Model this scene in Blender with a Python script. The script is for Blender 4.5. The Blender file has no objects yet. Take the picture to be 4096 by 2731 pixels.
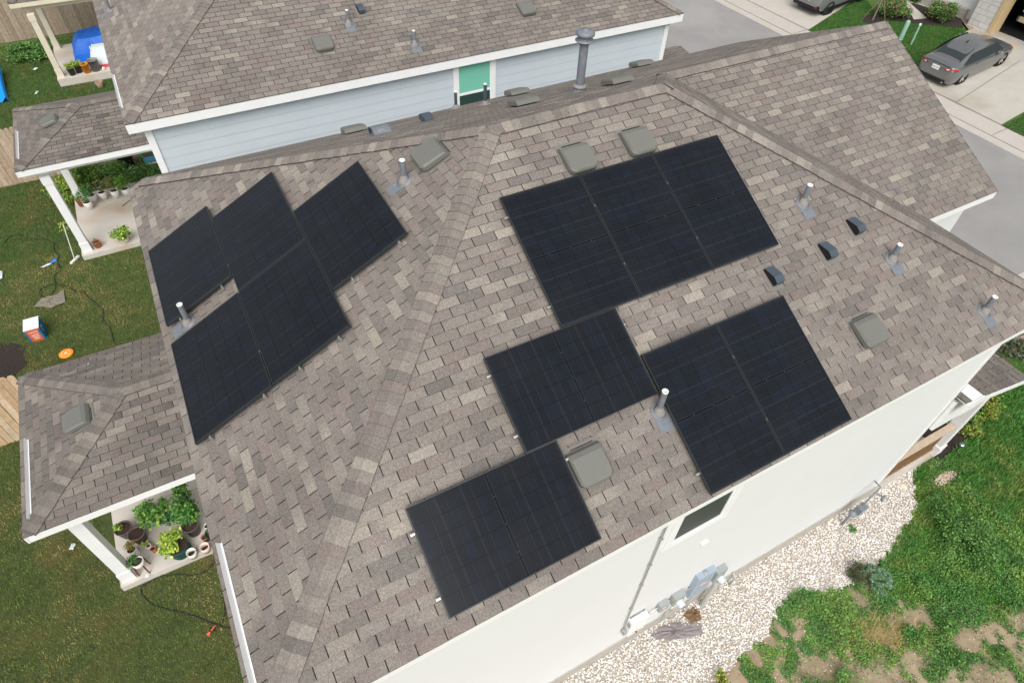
import bpy, math, random
import numpy as np
from mathutils import Vector, Matrix
R = random.Random(7)
NR = np.random.default_rng(11)
scene = bpy.context.scene
COL = scene.collection
T = math.tan(0.47394); TA = 0.47394
TN = 0.48
CA, SA = math.cos(TA), math.sin(TA)
GZ, GS = -7.9, -8.0          # rear lawn level, side yard level

# ------------------------------------------------------------------ helpers
def lin(c):
    return tuple((x/12.92 if x <= 0.04045 else ((x+0.055)/1.055)**2.4) for x in (v/255 for v in c))

class MB:
    def __init__(s): s.v = []; s.f = []; s.m = []; s.c = []; s.smooth = []
    def add(s, vs, fs, mat=0, col=None, smooth=False):
        o = len(s.v); s.v += [tuple(v) for v in vs]
        for f in fs:
            s.f.append([i+o for i in f]); s.m.append(mat); s.smooth.append(smooth)
            s.c.append(col)
        return s
    def box(s, c, d, mat=0, col=None, rz=0, M=None):
        x, y, z = d[0]/2, d[1]/2, d[2]/2
        vs = [Vector((a*x, b*y, e*z)) for e in (-1, 1) for b in (-1, 1) for a in (-1, 1)]
        if rz: vs = [Matrix.Rotation(rz, 3, 'Z') @ v for v in vs]
        if M is not None: vs = [M @ v for v in vs]
        vs = [v+Vector(c) for v in vs]
        return s.add(vs, [(0,2,3,1),(4,5,7,6),(0,1,5,4),(2,6,7,3),(0,4,6,2),(1,3,7,5)], mat, col)
    def box2(s, a, b, mat=0, col=None):
        return s.box([(a[i]+b[i])/2 for i in range(3)], [abs(b[i]-a[i]) for i in range(3)], mat, col)
    def tube(s, pts, r, n=8, mat=0, col=None, cap=True, smooth=True):
        pts = [Vector(p) for p in pts]; rr = r if isinstance(r, (list, tuple)) else [r]*len(pts)
        rings = []; ref = None
        for i, p in enumerate(pts):
            d = (pts[min(i+1, len(pts)-1)]-pts[max(i-1, 0)]).normalized()
            if ref is None: ref = Vector((0,0,1)) if abs(d.z) < .9 else Vector((1,0,0))
            u = d.cross(ref)
            if u.length < 1e-6: u = d.cross(Vector((0,1,0)))
            u.normalize(); w = u.cross(d); ref = w
            rings.append([p+(u*math.cos(2*math.pi*k/n)+w*math.sin(2*math.pi*k/n))*rr[i] for k in range(n)])
        vs = [v for g in rings for v in g]
        fs = [(i*n+k, i*n+(k+1) % n, (i+1)*n+(k+1) % n, (i+1)*n+k) for i in range(len(pts)-1) for k in range(n)]
        s.add(vs, fs, mat, col, smooth)
        if cap:
            s.add(rings[0], [tuple(range(n))], mat, col); s.add(rings[-1], [tuple(range(n))[::-1]], mat, col)
        return s
    def lathe(s, prof, c=(0,0,0), n=20, mat=0, col=None, smooth=True):
        vs = [(c[0]+r*math.cos(2*math.pi*k/n), c[1]+r*math.sin(2*math.pi*k/n), c[2]+z) for r, z in prof for k in range(n)]
        fs = [(i*n+k, i*n+(k+1) % n, (i+1)*n+(k+1) % n, (i+1)*n+k) for i in range(len(prof)-1) for k in range(n)]
        return s.add(vs, fs, mat, col, smooth)
    def poly(s, pts, mat=0, col=None):
        return s.add(pts, [tuple(range(len(pts)))], mat, col)
    def ext(s, pts, d, mat=0, col=None):   # polygon extruded by vector d
        n = len(pts); d = Vector(d); a = [Vector(p) for p in pts]
        return s.add(a+[p+d for p in a], [tuple(range(n))[::-1], tuple(range(n, 2*n))]+[(i, (i+1) % n, n+(i+1) % n, n+i) for i in range(n)], mat, col)

def link(o, parent=None):
    COL.objects.link(o)
    if parent is not None: o.parent = parent
    return o

def obj(name, mb, mats, parent=None):
    me = bpy.data.meshes.new(name)
    me.from_pydata(mb.v, [], mb.f)
    if not isinstance(mats, (list, tuple)): mats = [mats]
    for m in mats: me.materials.append(m)
    me.polygons.foreach_set('material_index', mb.m)
    me.polygons.foreach_set('use_smooth', mb.smooth)
    if any(c is not None for c in mb.c):
        at = me.color_attributes.new('Col', 'FLOAT_COLOR', 'CORNER')
        buf = []
        for f, c in zip(mb.f, mb.c):
            if c is None: c = (1,1,1)
            if len(c) == len(f) and hasattr(c[0], '__len__'):
                for q in c: buf += [q[0], q[1], q[2], 1]
            else:
                buf += [c[0], c[1], c[2], 1]*len(f)
        at.data.foreach_set('color', buf)
    me.update()
    return link(bpy.data.objects.new(name, me), parent)

def fast(name, V, F, C, mat, parent=None, smooth=False):
    """numpy mesh: V (n,3), F (m,k), C (m,3) colour per face"""
    me = bpy.data.meshes.new(name); n, (m, k) = len(V), F.shape
    me.vertices.add(n); me.vertices.foreach_set('co', V.astype(np.float32).ravel())
    me.loops.add(m*k); me.loops.foreach_set('vertex_index', F.astype(np.int32).ravel())
    me.polygons.add(m); me.polygons.foreach_set('loop_start', np.arange(0, m*k, k, dtype=np.int32))
    me.polygons.foreach_set('loop_total', np.full(m, k, dtype=np.int32))
    if smooth: me.polygons.foreach_set('use_smooth', np.ones(m, dtype=bool))
    me.update(calc_edges=True)
    at = me.color_attributes.new('Col', 'FLOAT_COLOR', 'CORNER')
    cc = np.concatenate([C, np.ones((m, 1))], 1); at.data.foreach_set('color', np.repeat(cc, k, 0).astype(np.float32).ravel())
    me.materials.append(mat)
    return link(bpy.data.objects.new(name, me), parent)

def tag(o, label=None, cat=None, group=None, kind=None):
    if label: o['label'] = label
    if cat: o['category'] = cat
    if group: o['group'] = group
    if kind: o['kind'] = kind
    return o
def thing(name, label, cat, loc=(0,0,0), rz=0, group=None, M=None):
    o = bpy.data.objects.new(name, None); o.empty_display_size = .1; link(o)
    if M is not None: o.matrix_world = M
    else: o.location = loc; o.rotation_euler = (0, 0, rz)
    return tag(o, label, cat, group)
def struct(name, mb, m): return tag(obj(name, mb, m), kind='structure')
def copy_tree(o, parent=None):
    c = o.copy(); COL.objects.link(c); c.parent = parent
    for ch in list(o.children): copy_tree(ch, c)
    return c
def cloned(src, label, M=None, loc=None, rz=0, sc=None):
    c = copy_tree(src); c['label'] = label
    if M is not None: c.matrix_world = M
    else:
        c.location = loc; c.rotation_euler = (0, 0, rz)
        if sc: c.scale = (sc, sc, sc)
    return c
def text(body, size, M, m, parent, name='lettering'):
    cu = bpy.data.curves.new(name, 'FONT'); cu.body = body; cu.size = size; cu.align_x = 'CENTER'; cu.align_y = 'CENTER'; cu.extrude = .0008
    cu.materials.append(m)
    tmp = bpy.data.objects.new(name, cu); COL.objects.link(tmp); bpy.context.view_layer.update()
    me = bpy.data.meshes.new_from_object(tmp.evaluated_get(bpy.context.evaluated_depsgraph_get())); bpy.data.objects.remove(tmp)
    o = bpy.data.objects.new(name, me); link(o, parent); o.matrix_local = M
    return o

# ------------------------------------------------------------------ materials
def mat(name, col, rough=.7, metal=0, noise=0, nscale=20, bump=0, bscale=80, attr=False, spec=.4, trans=0, alpha=1, coat=0, dark=None, ior=None):
    m = bpy.data.materials.new(name); m.use_nodes = True; nt = m.node_tree; N = nt.nodes; Lk = nt.links
    b = N['Principled BSDF']; b.inputs['Roughness'].default_value = rough; b.inputs['Metallic'].default_value = metal
    b.inputs['Specular IOR Level'].default_value = spec; b.inputs['Coat Weight'].default_value = coat
    if trans: b.inputs['Transmission Weight'].default_value = trans
    if alpha < 1: b.inputs['Alpha'].default_value = alpha
    if ior: b.inputs['IOR'].default_value = ior
    tc = N.new('ShaderNodeTexCoord')
    if attr:
        a = N.new('ShaderNodeAttribute'); a.attribute_name = 'Col'; src = a.outputs['Color']
    else:
        a = N.new('ShaderNodeRGB'); a.outputs[0].default_value = (*col, 1); src = a.outputs[0]
    if noise:
        nz = N.new('ShaderNodeTexNoise'); nz.inputs['Scale'].default_value = nscale; nz.inputs['Detail'].default_value = 5; nz.inputs['Roughness'].default_value = .65
        Lk.new(tc.outputs['Object'], nz.inputs['Vector'])
        mr = N.new('ShaderNodeMapRange'); mr.inputs['From Min'].default_value = .3; mr.inputs['From Max'].default_value = .7
        mr.inputs['To Min'].default_value = 1-noise; mr.inputs['To Max'].default_value = 1+noise; mr.clamp = False
        Lk.new(nz.outputs['Fac'], mr.inputs['Value'])
        mx = N.new('ShaderNodeVectorMath'); mx.operation = 'SCALE'
        Lk.new(src, mx.inputs[0]); Lk.new(mr.outputs[0], mx.inputs['Scale']); src = mx.outputs[0]
    if dark is not None:   # stain colour in patches of their own
        nz = N.new('ShaderNodeTexNoise'); nz.inputs['Scale'].default_value = dark[1]; nz.inputs['Detail'].default_value = 6
        Lk.new(tc.outputs['Object'], nz.inputs['Vector'])
        mr = N.new('ShaderNodeMapRange'); mr.inputs['From Min'].default_value = dark[2]; mr.inputs['From Max'].default_value = dark[3]
        mr.inputs['To Min'].default_value = 0; mr.inputs['To Max'].default_value = dark[4]
        Lk.new(nz.outputs['Fac'], mr.inputs['Value'])
        mm = N.new('ShaderNodeMix'); mm.data_type = 'RGBA'; Lk.new(mr.outputs[0], mm.inputs['Factor']); Lk.new(src, mm.inputs[6]); mm.inputs[7].default_value = (*dark[0], 1)
        src = mm.outputs[2]
    Lk.new(src, b.inputs['Base Color'])
    if bump:
        nz = N.new('ShaderNodeTexNoise'); nz.inputs['Scale'].default_value = bscale; nz.inputs['Detail'].default_value = 3
        Lk.new(tc.outputs['Object'], nz.inputs['Vector'])
        bp = N.new('ShaderNodeBump'); bp.inputs['Strength'].default_value = bump; bp.inputs['Distance'].default_value = .01
        Lk.new(nz.outputs['Fac'], bp.inputs['Height']); Lk.new(bp.outputs[0], b.inputs['Normal'])
    return m

def shingle_mat():
    m = mat('asphalt_shingle', (1,1,1), rough=.95, attr=True, spec=.15)
    nt = m.node_tree; N = nt.nodes; Lk = nt.links; b = N['Principled BSDF']
    a = [n for n in N if n.type == 'ATTRIBUTE'][0]; tc = N.new('ShaderNodeTexCoord')
    # mineral granules at two grain sizes, plus broad weathering
    def rng(scale, lo, hi, det=2, f0=.3, f1=.7):
        nz = N.new('ShaderNodeTexNoise'); nz.inputs['Scale'].default_value = scale; nz.inputs['Detail'].default_value = det
        Lk.new(tc.outputs['Object'], nz.inputs['Vector'])
        mr = N.new('ShaderNodeMapRange'); mr.inputs['From Min'].default_value = f0; mr.inputs['From Max'].default_value = f1
        mr.inputs['To Min'].default_value = lo; mr.inputs['To Max'].default_value = hi
        Lk.new(nz.outputs['Fac'], mr.inputs['Value']); return mr.outputs[0]
    src = a.outputs['Color']
    for o_ in (rng(75, .70, 1.30, 3), rng(30, .91, 1.09, 2), rng(.5, .93, 1.07, 2)):
        mx = N.new('ShaderNodeVectorMath'); mx.operation = 'SCALE'; Lk.new(src, mx.inputs[0]); Lk.new(o_, mx.inputs['Scale']); src = mx.outputs[0]
    Lk.new(src, b.inputs['Base Color'])
    return m

M = {}
M['shingle'] = shingle_mat()
M['white'] = mat('white_trim_paint', (.80,.80,.79), .5, noise=.03, nscale=3)
M['wall'] = mat('white_wall_paint', (.70,.705,.70), .7, noise=.015, nscale=1.2, bump=.05, bscale=30)
M['cream'] = mat('cream_trim_paint', (.66,.60,.47), .6, noise=.04, nscale=4)
M['blue_siding'] = mat('pale_blue_siding', lin((192,200,206)), .65, noise=.025, nscale=2)
M['concrete'] = mat('patio_concrete', lin((198,191,181)), .85, noise=.09, nscale=2.2, bump=.12, bscale=60, dark=(lin((176,146,112)), 1.1, .55, .75, .7))
M['foundation'] = mat('foundation_concrete', lin((172,167,158)), .9, noise=.1, nscale=4, bump=.2, bscale=40)
M['drive'] = mat('driveway_concrete', lin((180,175,165)), .85, noise=.07, nscale=1.3, dark=(lin((140,126,104)), .35, .5, .72, .75), bump=.08, bscale=40)
M['walk'] = mat('sidewalk_concrete', lin((184,177,168)), .85, noise=.05, nscale=2, bump=.08, bscale=40)
M['asphalt'] = mat('street_asphalt', lin((143,141,139)), .95, noise=.08, nscale=.8, dark=(lin((170,167,163)), .25, .5, .75, .6), bump=.3, bscale=120)
M['joint'] = mat('joint_line', lin((84,72,60)), .95)
M['frame'] = mat('black_panel_frame', (.022,.026,.028), .35, spec=.5)
M['galv'] = mat('galvanised_metal', lin((170,172,172)), .4, metal=.6, noise=.1, nscale=30)
M['clampgrey'] = mat('dull_clamp_metal', lin((92,94,96)), .5, metal=.4)
M['clip'] = mat('bare_aluminium', lin((190,190,186)), .4, metal=.8)
M['vent'] = mat('olive_grey_plastic', lin((110,110,104)), .5, noise=.03, nscale=6)
M['ventdark'] = mat('warm_grey_plastic', lin((118,114,108)), .9)  # plain grey of the vent flashings and one small roof scrap
M['bluegrey'] = mat('blue_grey_paint', lin((114,119,126)), .45, noise=.12, nscale=14, dark=(lin((150,152,156)), 9, .55, .75, .6))
M['boot'] = mat('grey_rubber_boot', lin((136,130,126)), .7, noise=.08, nscale=20)
M['darkvent'] = mat('dark_slate_plastic', lin((70,80,90)), .5, noise=.06, nscale=10)
M['black'] = mat('black_plastic', (.012,.012,.013), .5)
M['pvcwhite'] = mat('white_pvc', (.78,.76,.73), .5)
M['pvcgrey'] = mat('grey_pvc', lin((170,170,162)), .5, noise=.05, nscale=8)
M['glassdark'] = mat('dark_window_glass', (.035,.045,.047), .3, spec=.2)
M['glassgreen'] = mat('green_blind_glass', lin((124,194,172)), .2, spec=.3)
M['wood'] = mat('weathered_fence_wood', (1,1,1), .9, attr=True, noise=.22, nscale=9)
M['pine'] = mat('pine_rail_wood', lin((196,176,154)), .8, noise=.12, nscale=12)
M['browntim'] = mat('brown_baluster_wood', lin((140,108,74)), .8, noise=.15, nscale=14)
M['leaf'] = mat('foliage', (1,1,1), .55, attr=True, spec=.3)
M['grassblade'] = mat('grass_blades', (1,1,1), .7, attr=True, spec=.2)
M['stone'] = mat('gravel_stones', (1,1,1), .9, attr=True, spec=.2)
M['soil'] = mat('soil', lin((146,130,106)), .98, noise=.25, nscale=6, bump=.6, bscale=30, dark=(lin((176,158,132)), 1.6, .5, .7, .6))
M['mulch'] = mat('dark_mulch', lin((52,44,40)), .98, noise=.45, nscale=22, bump=1, bscale=45)
M['potsoil'] = mat('potting_soil', lin((66,50,42)), .98, noise=.5, nscale=60, bump=.8, bscale=90)
M['lawn'] = mat('lawn_turf', lin((68,78,40)), .98, noise=.32, nscale=7, bump=.8, bscale=60, dark=(lin((92,84,48)), .9, .5, .68, .6))
M['lawngreen'] = mat('green_turf', lin((80,106,52)), .98, noise=.25, nscale=9, bump=.8, bscale=60, dark=(lin((96,92,52)), .7, .56, .72, .6))
M['terra'] = mat('terracotta', lin((178,116,84)), .8, noise=.1, nscale=12)
M['potwhite'] = mat('white_ceramic', lin((226,222,214)), .4, noise=.03, nscale=9)
M['potpink'] = mat('pale_pink_ceramic', lin((224,200,190)), .5)
M['potbrown'] = mat('brown_grey_plastic', lin((98,86,84)), .6)
M['potblack'] = mat('black_nursery_plastic', lin((48,48,50)), .5)
M['darkgreen'] = mat('dark_green_bag', lin((28,66,60)), .6, noise=.2, nscale=14)
M['orange'] = mat('orange_plastic', lin((232,140,28)), .5)
M['greybucket'] = mat('grey_plastic', lin((124,126,122)), .6, noise=.05, nscale=8)
M['tarp'] = mat('blue_tarp', lin((22,104,206)), .45, noise=.14, nscale=9, bump=.5, bscale=14)
M['cloth'] = mat('white_cloth', lin((206,214,216)), .8, noise=.05, nscale=8, bump=.3, bscale=12)
M['pinkcloth'] = mat('pink_cloth', lin((200,90,100)), .8)
M['slide'] = mat('sky_blue_plastic', lin((22,150,240)), .4)
M['greencloth'] = mat('green_plastic', lin((24,150,72)), .5, noise=.3, nscale=20)
M['cardwhite'] = mat('white_cardboard', lin((222,222,228)), .7)
M['cardorange'] = mat('orange_cardboard', lin((222,100,48)), .7)
M['cardblue'] = mat('blue_cardboard', lin((20,112,164)), .7)
M['weedcloth'] = mat('grey_weed_cloth', lin((128,122,108)), .9, noise=.1, nscale=40, bump=.4, bscale=12)
M['fabric'] = mat('landscape_fabric', lin((134,126,126)), .8, noise=.12, nscale=8, bump=.7, bscale=9)
M['utility'] = mat('utility_green', lin((142,180,162)), .5)
M['elecblue'] = mat('blue_grey_enclosure', lin((150,164,176)), .5, noise=.05, nscale=8)
M['elecgrey'] = mat('grey_enclosure', lin((150,156,156)), .5, noise=.05, nscale=8)
M['red'] = mat('red_sticker', lin((206,70,74)), .5)
M['label'] = mat('white_sticker', lin((232,232,228)), .5)
M['meterglass'] = mat('meter_glass', lin((196,202,206)), .15, noise=.2, nscale=30, spec=.7)
M['copper'] = mat('rusty_brown_metal', lin((120,70,52)), .7)
M['limestone'] = mat('white_limestone', (1,1,1), .85, attr=True, noise=.07, nscale=8, bump=.3, bscale=20)
M['beige'] = mat('beige_trim', lin((196,172,132)), .6)
M['dark'] = mat('dark_interior', (.008,.008,.009), .9)
M['carpaint'] = mat('gunmetal_car_paint', lin((118,119,120)), .28, metal=.5, coat=.6, spec=.6)
M['suvpaint'] = mat('silver_car_paint', lin((146,150,150)), .3, metal=.5, coat=.6, spec=.6)
M['truckpaint'] = mat('dark_truck_paint', (.02,.024,.03), .25, coat=.6, spec=.6)
M['tyre'] = mat('rubber_tyre', (.018,.018,.018), .85)
M['rim'] = mat('alloy_rim', lin((200,202,204)), .3, metal=.7)
M['rimdark'] = mat('dark_alloy_rim', (.03,.03,.032), .35, metal=.5)
M['chrome'] = mat('chrome', lin((210,214,218)), .15, metal=.95)
M['tail'] = mat('red_tail_lamp', lin((170,20,28)), .2, spec=.7, coat=.5)
M['tailw'] = mat('clear_tail_lamp', lin((224,214,214)), .2, spec=.7)
M['amber'] = mat('amber_lamp', lin((222,160,80)), .3)
M['hose'] = mat('black_hose_rubber', lin((34,36,38)), .6)
M['orangered'] = mat('orange_nozzle', lin((226,104,60)), .5)
M['bark'] = mat('grey_bark', lin((120,108,98)), .9, noise=.2, nscale=14)

def cell_mat():
    m = bpy.data.materials.new('solar_cells'); m.use_nodes = True; nt = m.node_tree; N = nt.nodes; Lk = nt.links
    b = N['Principled BSDF']; b.inputs['Roughness'].default_value = .16; b.inputs['IOR'].default_value = 1.24
    tc = N.new('ShaderNodeTexCoord'); sp = N.new('ShaderNodeSeparateXYZ'); Lk.new(tc.outputs['Object'], sp.inputs[0])
    def mth(op, a, c=None):
        n = N.new('ShaderNodeMath'); n.operation = op
        for i, q in enumerate((a, c)):
            if q is None: continue
            if isinstance(q, (int, float)): n.inputs[i].default_value = q
            else: Lk.new(q, n.inputs[i])
        return n.outputs[0]
    def band(coord, pitch, half, off=0.):        # 1 inside a line of half width
        f = mth('FRACT', mth('ADD', mth('DIVIDE', coord, pitch), 100.5+off))
        return mth('LESS_THAN', mth('ABSOLUTE', mth('SUBTRACT', f, .5)), half/pitch)
    X, Y = sp.outputs[0], sp.outputs[1]
    ax = mth('SUBTRACT', mth('ABSOLUTE', X), .010)
    col_gap = band(Y, .1835, .0042)              # 6 columns (line at 0)
    row = band(ax, .0945, .0018)
    row2 = mth('ADD', band(mth('ADD', ax, .006), .0945, .0008), band(mth('SUBTRACT', ax, .006), .0945, .0008))
    mid = mth('LESS_THAN', mth('ABSOLUTE', X), .006)
    wire = band(Y, .01835, .0013, .5)
    dots = band(X, .015, .004)
    # per cell tone
    fx = mth('FLOOR', mth('DIVIDE', mth('ADD', X, 10*.0945), .0945)); fy = mth('FLOOR', mth('DIVIDE', Y, .1835))
    cb = N.new('ShaderNodeCombineXYZ'); Lk.new(fx, cb.inputs[0]); Lk.new(fy, cb.inputs[1])
    oi = N.new('ShaderNodeObjectInfo'); Lk.new(oi.outputs['Random'], cb.inputs[2])
    wn = N.new('ShaderNodeTexWhiteNoise'); Lk.new(cb.outputs[0], wn.inputs['Vector'])
    r1 = N.new('ShaderNodeValToRGB'); r1.color_ramp.elements[0].color = (.0066,.0092,.0138,1); r1.color_ramp.elements[1].color = (.0074,.0108,.0190,1)
    e = r1.color_ramp.elements.new(.5); e.color = (.0074,.0092,.0125,1)
    Lk.new(wn.outputs['Value'], r1.inputs[0])
    def mix(fac, a, col):
        x = N.new('ShaderNodeMix'); x.data_type = 'RGBA'; Lk.new(fac, x.inputs['Factor']); Lk.new(a, x.inputs[6]); x.inputs[7].default_value = (*col, 1); return x.outputs[2]
    c = r1.outputs[0]
    c = mix(mth('MULTIPLY', wire, .55), c, (.032,.036,.040))
    c = mix(mth('MULTIPLY', mth('MULTIPLY', mth('MINIMUM', row2, 1), dots), .8), c, (.075,.08,.088))
    c = mix(mth('MAXIMUM', mth('MAXIMUM', col_gap, mid), row), c, (.004,.0045,.006))
    nz = N.new('ShaderNodeTexNoise'); nz.inputs['Scale'].default_value = 1.3; nz.inputs['Detail'].default_value = 5; Lk.new(tc.outputs['Object'], nz.inputs['Vector'])
    mr = N.new('ShaderNodeMapRange'); mr.inputs['From Min'].default_value = .3; mr.inputs['From Max'].default_value = .7; mr.inputs['To Min'].default_value = 0; mr.inputs['To Max'].default_value = .022; Lk.new(nz.outputs['Fac'], mr.inputs['Value'])
    c = mix(mr.outputs[0], c, (.16,.15,.14))     # thin film of dust
    Lk.new(mth('ADD', mth('MULTIPLY', nz.outputs['Fac'], .25), .06), b.inputs['Roughness'])
    Lk.new(c, b.inputs['Base Color'])
    return m
M['cells'] = cell_mat()

# ------------------------------------------------------------------ shingles
TONES = [((135,128,121), 14), ((128,121,115), 10), ((141,134,126), 10), ((130,120,115), 5), ((136,125,119), 4), ((121,115,110), 4), ((157,149,138), 3), ((149,141,132), 4)]
TW = [t for t, w in TONES for _ in range(w)]
def tone(dim=1.):
    c = R.choice(TW); j = R.uniform(-4, 4)
    return tuple(x*dim*.85 for x in lin(tuple(v+j for v in c)))
def clip(poly, a, b):   # keep the left side of a->b ; poly entries (x, y, extra)
    out = []; n = len(poly)
    sd = lambda p: (b[0]-a[0])*(p[1]-a[1])-(b[1]-a[1])*(p[0]-a[0])
    for i in range(n):
        p, q = poly[i], poly[(i+1) % n]; s, t = sd(p), sd(q)
        if s >= -1e-9: out.append(p)
        if (s > 1e-9 and t < -1e-9) or (s < -1e-9 and t > 1e-9):
            k = s/(s-t); out.append(tuple(p[j]+(q[j]-p[j])*k for j in range(len(p))))
    return out
def roof_face(mb, poly3, u, v, expo=.1215, tw=.302, dim=1.0, seed=0, stain=False):
    """poly3: planar polygon; u along eave; v upslope (unit). Real lapped tabs."""
    u = Vector(u).normalized(); v = Vector(v).normalized(); n = u.cross(v)
    if n.z < 0: n = -n
    P3 = [Vector(p) for p in poly3]; o = P3[0]
    vm = min((p-o).dot(v) for p in P3)
    P2 = [((p-o).dot(u), (p-o).dot(v)-vm) for p in P3]
    area = sum(P2[i][0]*P2[(i+1) % len(P2)][1]-P2[(i+1) % len(P2)][0]*P2[i][1] for i in range(len(P2)))
    if area < 0: P2 = P2[::-1]
    to3 = lambda p, h: o+u*p[0]+v*(p[1]+vm)+n*h
    umin, umax = min(p[0] for p in P2), max(p[0] for p in P2); vmax = max(p[1] for p in P2)
    mb.add([to3(p, .001) for p in P2], [tuple(range(len(P2)))], 0, lin((38,36,34)))
    k = 0; edges = [(P2[i], P2[(i+1) % len(P2)]) for i in range(len(P2))]
    while k*expo < vmax:
        v0, v1 = k*expo, (k+1)*expo
        x = umin-tw*(1+(k % 2)*.5)+R.uniform(-.006, .006); prev = tone(dim); i = 0
        while x < umax:
            ca = tone(dim); cb = ca
            if R.random() < .4: ca = prev if R.random() < .5 else tone(dim)
            prev = cb
            if stain and x > umin+.25*(umax-umin) and R.random() < .55*(x-umin)/(umax-umin): kd = R.uniform(.55, .85); cb = tuple(q_*kd for q_ in cb); k2 = R.uniform(kd, 1); ca = tuple(q_*k2 for q_ in ca)
            gap = .0115 if i % 3 else .009
            hj = R.uniform(0, .0015); vj = R.uniform(-.0015, .0015)
            q = [(x+gap/2, v0+vj, 0., .011+hj), (x+tw-gap/2, v0+vj, 1., .011+hj), (x+tw-gap/2, v1+.006, 1., .003), (x+gap/2, v1+.006, 0., .003)]
            for a, b in edges:
                q = clip(q, a, b)
                if len(q) < 3: break
            if len(q) >= 3:
                cols = [tuple(ca[j]+(cb[j]-ca[j])*min(1, max(0, p[2]*1.6-.3)) for j in range(3)) for p in q]
                vs = [to3(p, p[3]) for p in q]
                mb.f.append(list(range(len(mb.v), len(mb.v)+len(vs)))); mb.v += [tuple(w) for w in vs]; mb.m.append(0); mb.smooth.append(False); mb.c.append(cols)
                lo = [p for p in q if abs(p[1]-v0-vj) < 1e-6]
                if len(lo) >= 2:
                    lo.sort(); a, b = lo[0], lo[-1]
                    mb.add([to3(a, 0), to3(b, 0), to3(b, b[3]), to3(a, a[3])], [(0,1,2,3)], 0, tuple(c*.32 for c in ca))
                # dark strip on the lower cut edge, painted in as the course shadow line
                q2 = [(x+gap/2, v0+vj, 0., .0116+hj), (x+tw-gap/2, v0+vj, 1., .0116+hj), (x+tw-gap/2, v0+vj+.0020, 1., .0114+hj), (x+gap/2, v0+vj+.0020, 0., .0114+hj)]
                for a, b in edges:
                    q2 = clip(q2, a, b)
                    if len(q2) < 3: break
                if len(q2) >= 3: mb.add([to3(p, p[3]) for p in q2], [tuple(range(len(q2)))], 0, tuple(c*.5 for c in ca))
            x += tw; i += 1
        k += 1
def ridge_caps(parent, name, p0, p1, dl, dr, w=.135, step=.1235, lift=.020, dim=1., end=True):
    """bent cap shingles from p0 (low) to p1 (high); dl, dr: unit directions down each side"""
    mb = MB(); p0, p1, dl, dr = Vector(p0), Vector(p1), Vector(dl).normalized(), Vector(dr).normalized()
    t = (p1-p0); L = t.length; t.normalize(); up = -(dl+dr); up = Vector((0,0,1)) if up.length < 1e-4 else up.normalized()
    nl = t.cross(dl); nl = nl if nl.z > 0 else -nl; nr = t.cross(dr); nr = nr if nr.z > 0 else -nr
    k = 0
    while k*step < L:
        a, b = k*step+(.09 if k == 0 else 0), min((k+1)*step+.02, L+.02); c = tone(dim)
        sk = R.uniform(-.006, .006); ww = w*R.uniform(.96, 1.04)
        def sec(s, h):
            q = p0+t*s
            return [q+dl*ww+nl*h+t*sk, q+dl*.045+nl*(h+.002), q+up*(h+.007), q+dr*.045+nr*(h+.002), q+dr*ww+nr*h-t*sk]
        A, B = sec(a, lift+.008), sec(b, lift)
        n_ = len(A)
        mb.add(A+B, [(i, i+1, n_+i+1, n_+i) for i in range(n_-1)], 0, c, False)
        rim = [q_+(dl if j_ == 0 else dr)*(.013 if j_ == 0 else .005) for j_, q_ in enumerate((p0+t*a+dl*ww+nl*.013+t*sk, p0+t*a+dr*ww+nr*.013-t*sk))]; rim2 = [q_+t*(b-a) for q_ in rim]
        mb.add([rim[0], rim2[0], rim2[0]-dl*.03, rim[0]-dl*.03, rim[1], rim2[1], rim2[1]-dr*.03, rim[1]-dr*.03], [(0,1,2,3), (4,5,6,7)], 0, lin((96,90,85)))  # flat strips beside the cap, coloured darker as its edge shadow
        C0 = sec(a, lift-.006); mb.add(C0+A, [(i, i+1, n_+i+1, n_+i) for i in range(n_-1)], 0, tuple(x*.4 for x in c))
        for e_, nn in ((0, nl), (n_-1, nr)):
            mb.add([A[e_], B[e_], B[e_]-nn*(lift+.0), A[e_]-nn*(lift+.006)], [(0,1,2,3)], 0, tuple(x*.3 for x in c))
        k += 1
    return obj('ridge_cap', mb, M['shingle'], parent)

# ------------------------------------------------------------------ main house
def shed_z(x, y): return 0
def fascia(mb, a, b, out, h=.14, t=.022, top=-.012):
    """white board along eave edge a->b, out = horizontal unit direction outwards"""
    a, b, out = Vector(a), Vector(b), Vector(out)
    up = Vector((0,0,top)); dn = Vector((0,0,top-h))
    mb.ext([a+up-out*.03, b+up-out*.03, b+dn-out*.03, a+dn-out*.03], out*t)
E_ = 4.67; ZE = -2.395; GX = 9.40
house = thing('house', 'white foreground house whose brown grey hip roof carries the solar panels', 'house', (0,0,GZ))
H = lambda p: (p[0], p[1], p[2]-GZ)   # local coordinates of the house empty
def to_local(mb, dz): mb.v = [(x, y, z-dz) for x, y, z in mb.v]; return mb
def part(name, mb, m, parent, root=None):
    if root is None: root = parent
    o = root; off = Vector((0,0,0))
    while o is not None: off += o.location; o = o.parent
    mb.v = [(x-off.x, y-off.y, z-off.z) for x, y, z in mb.v]
    return obj(name, mb, m, parent)
A_, B_ = (0,0,0), (2.77,0,0)
SWc, SEc = (-E_,-E_,ZE), (7.44,-E_,ZE)
NWa, NWb = (-4.37, 4.67, -TN*4.67), (-E_, 4.67, ZE)
G1, G2 = (3.944, 1.2547, -.602), (GX, 1.2547, -.602)
Vv = (7.44, -2.24, ZE)
rf = MB()
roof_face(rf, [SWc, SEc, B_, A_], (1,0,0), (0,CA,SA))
roof_face(rf, [SWc, A_, NWa, NWb], (0,-1,0), (CA,0,SA))
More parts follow.
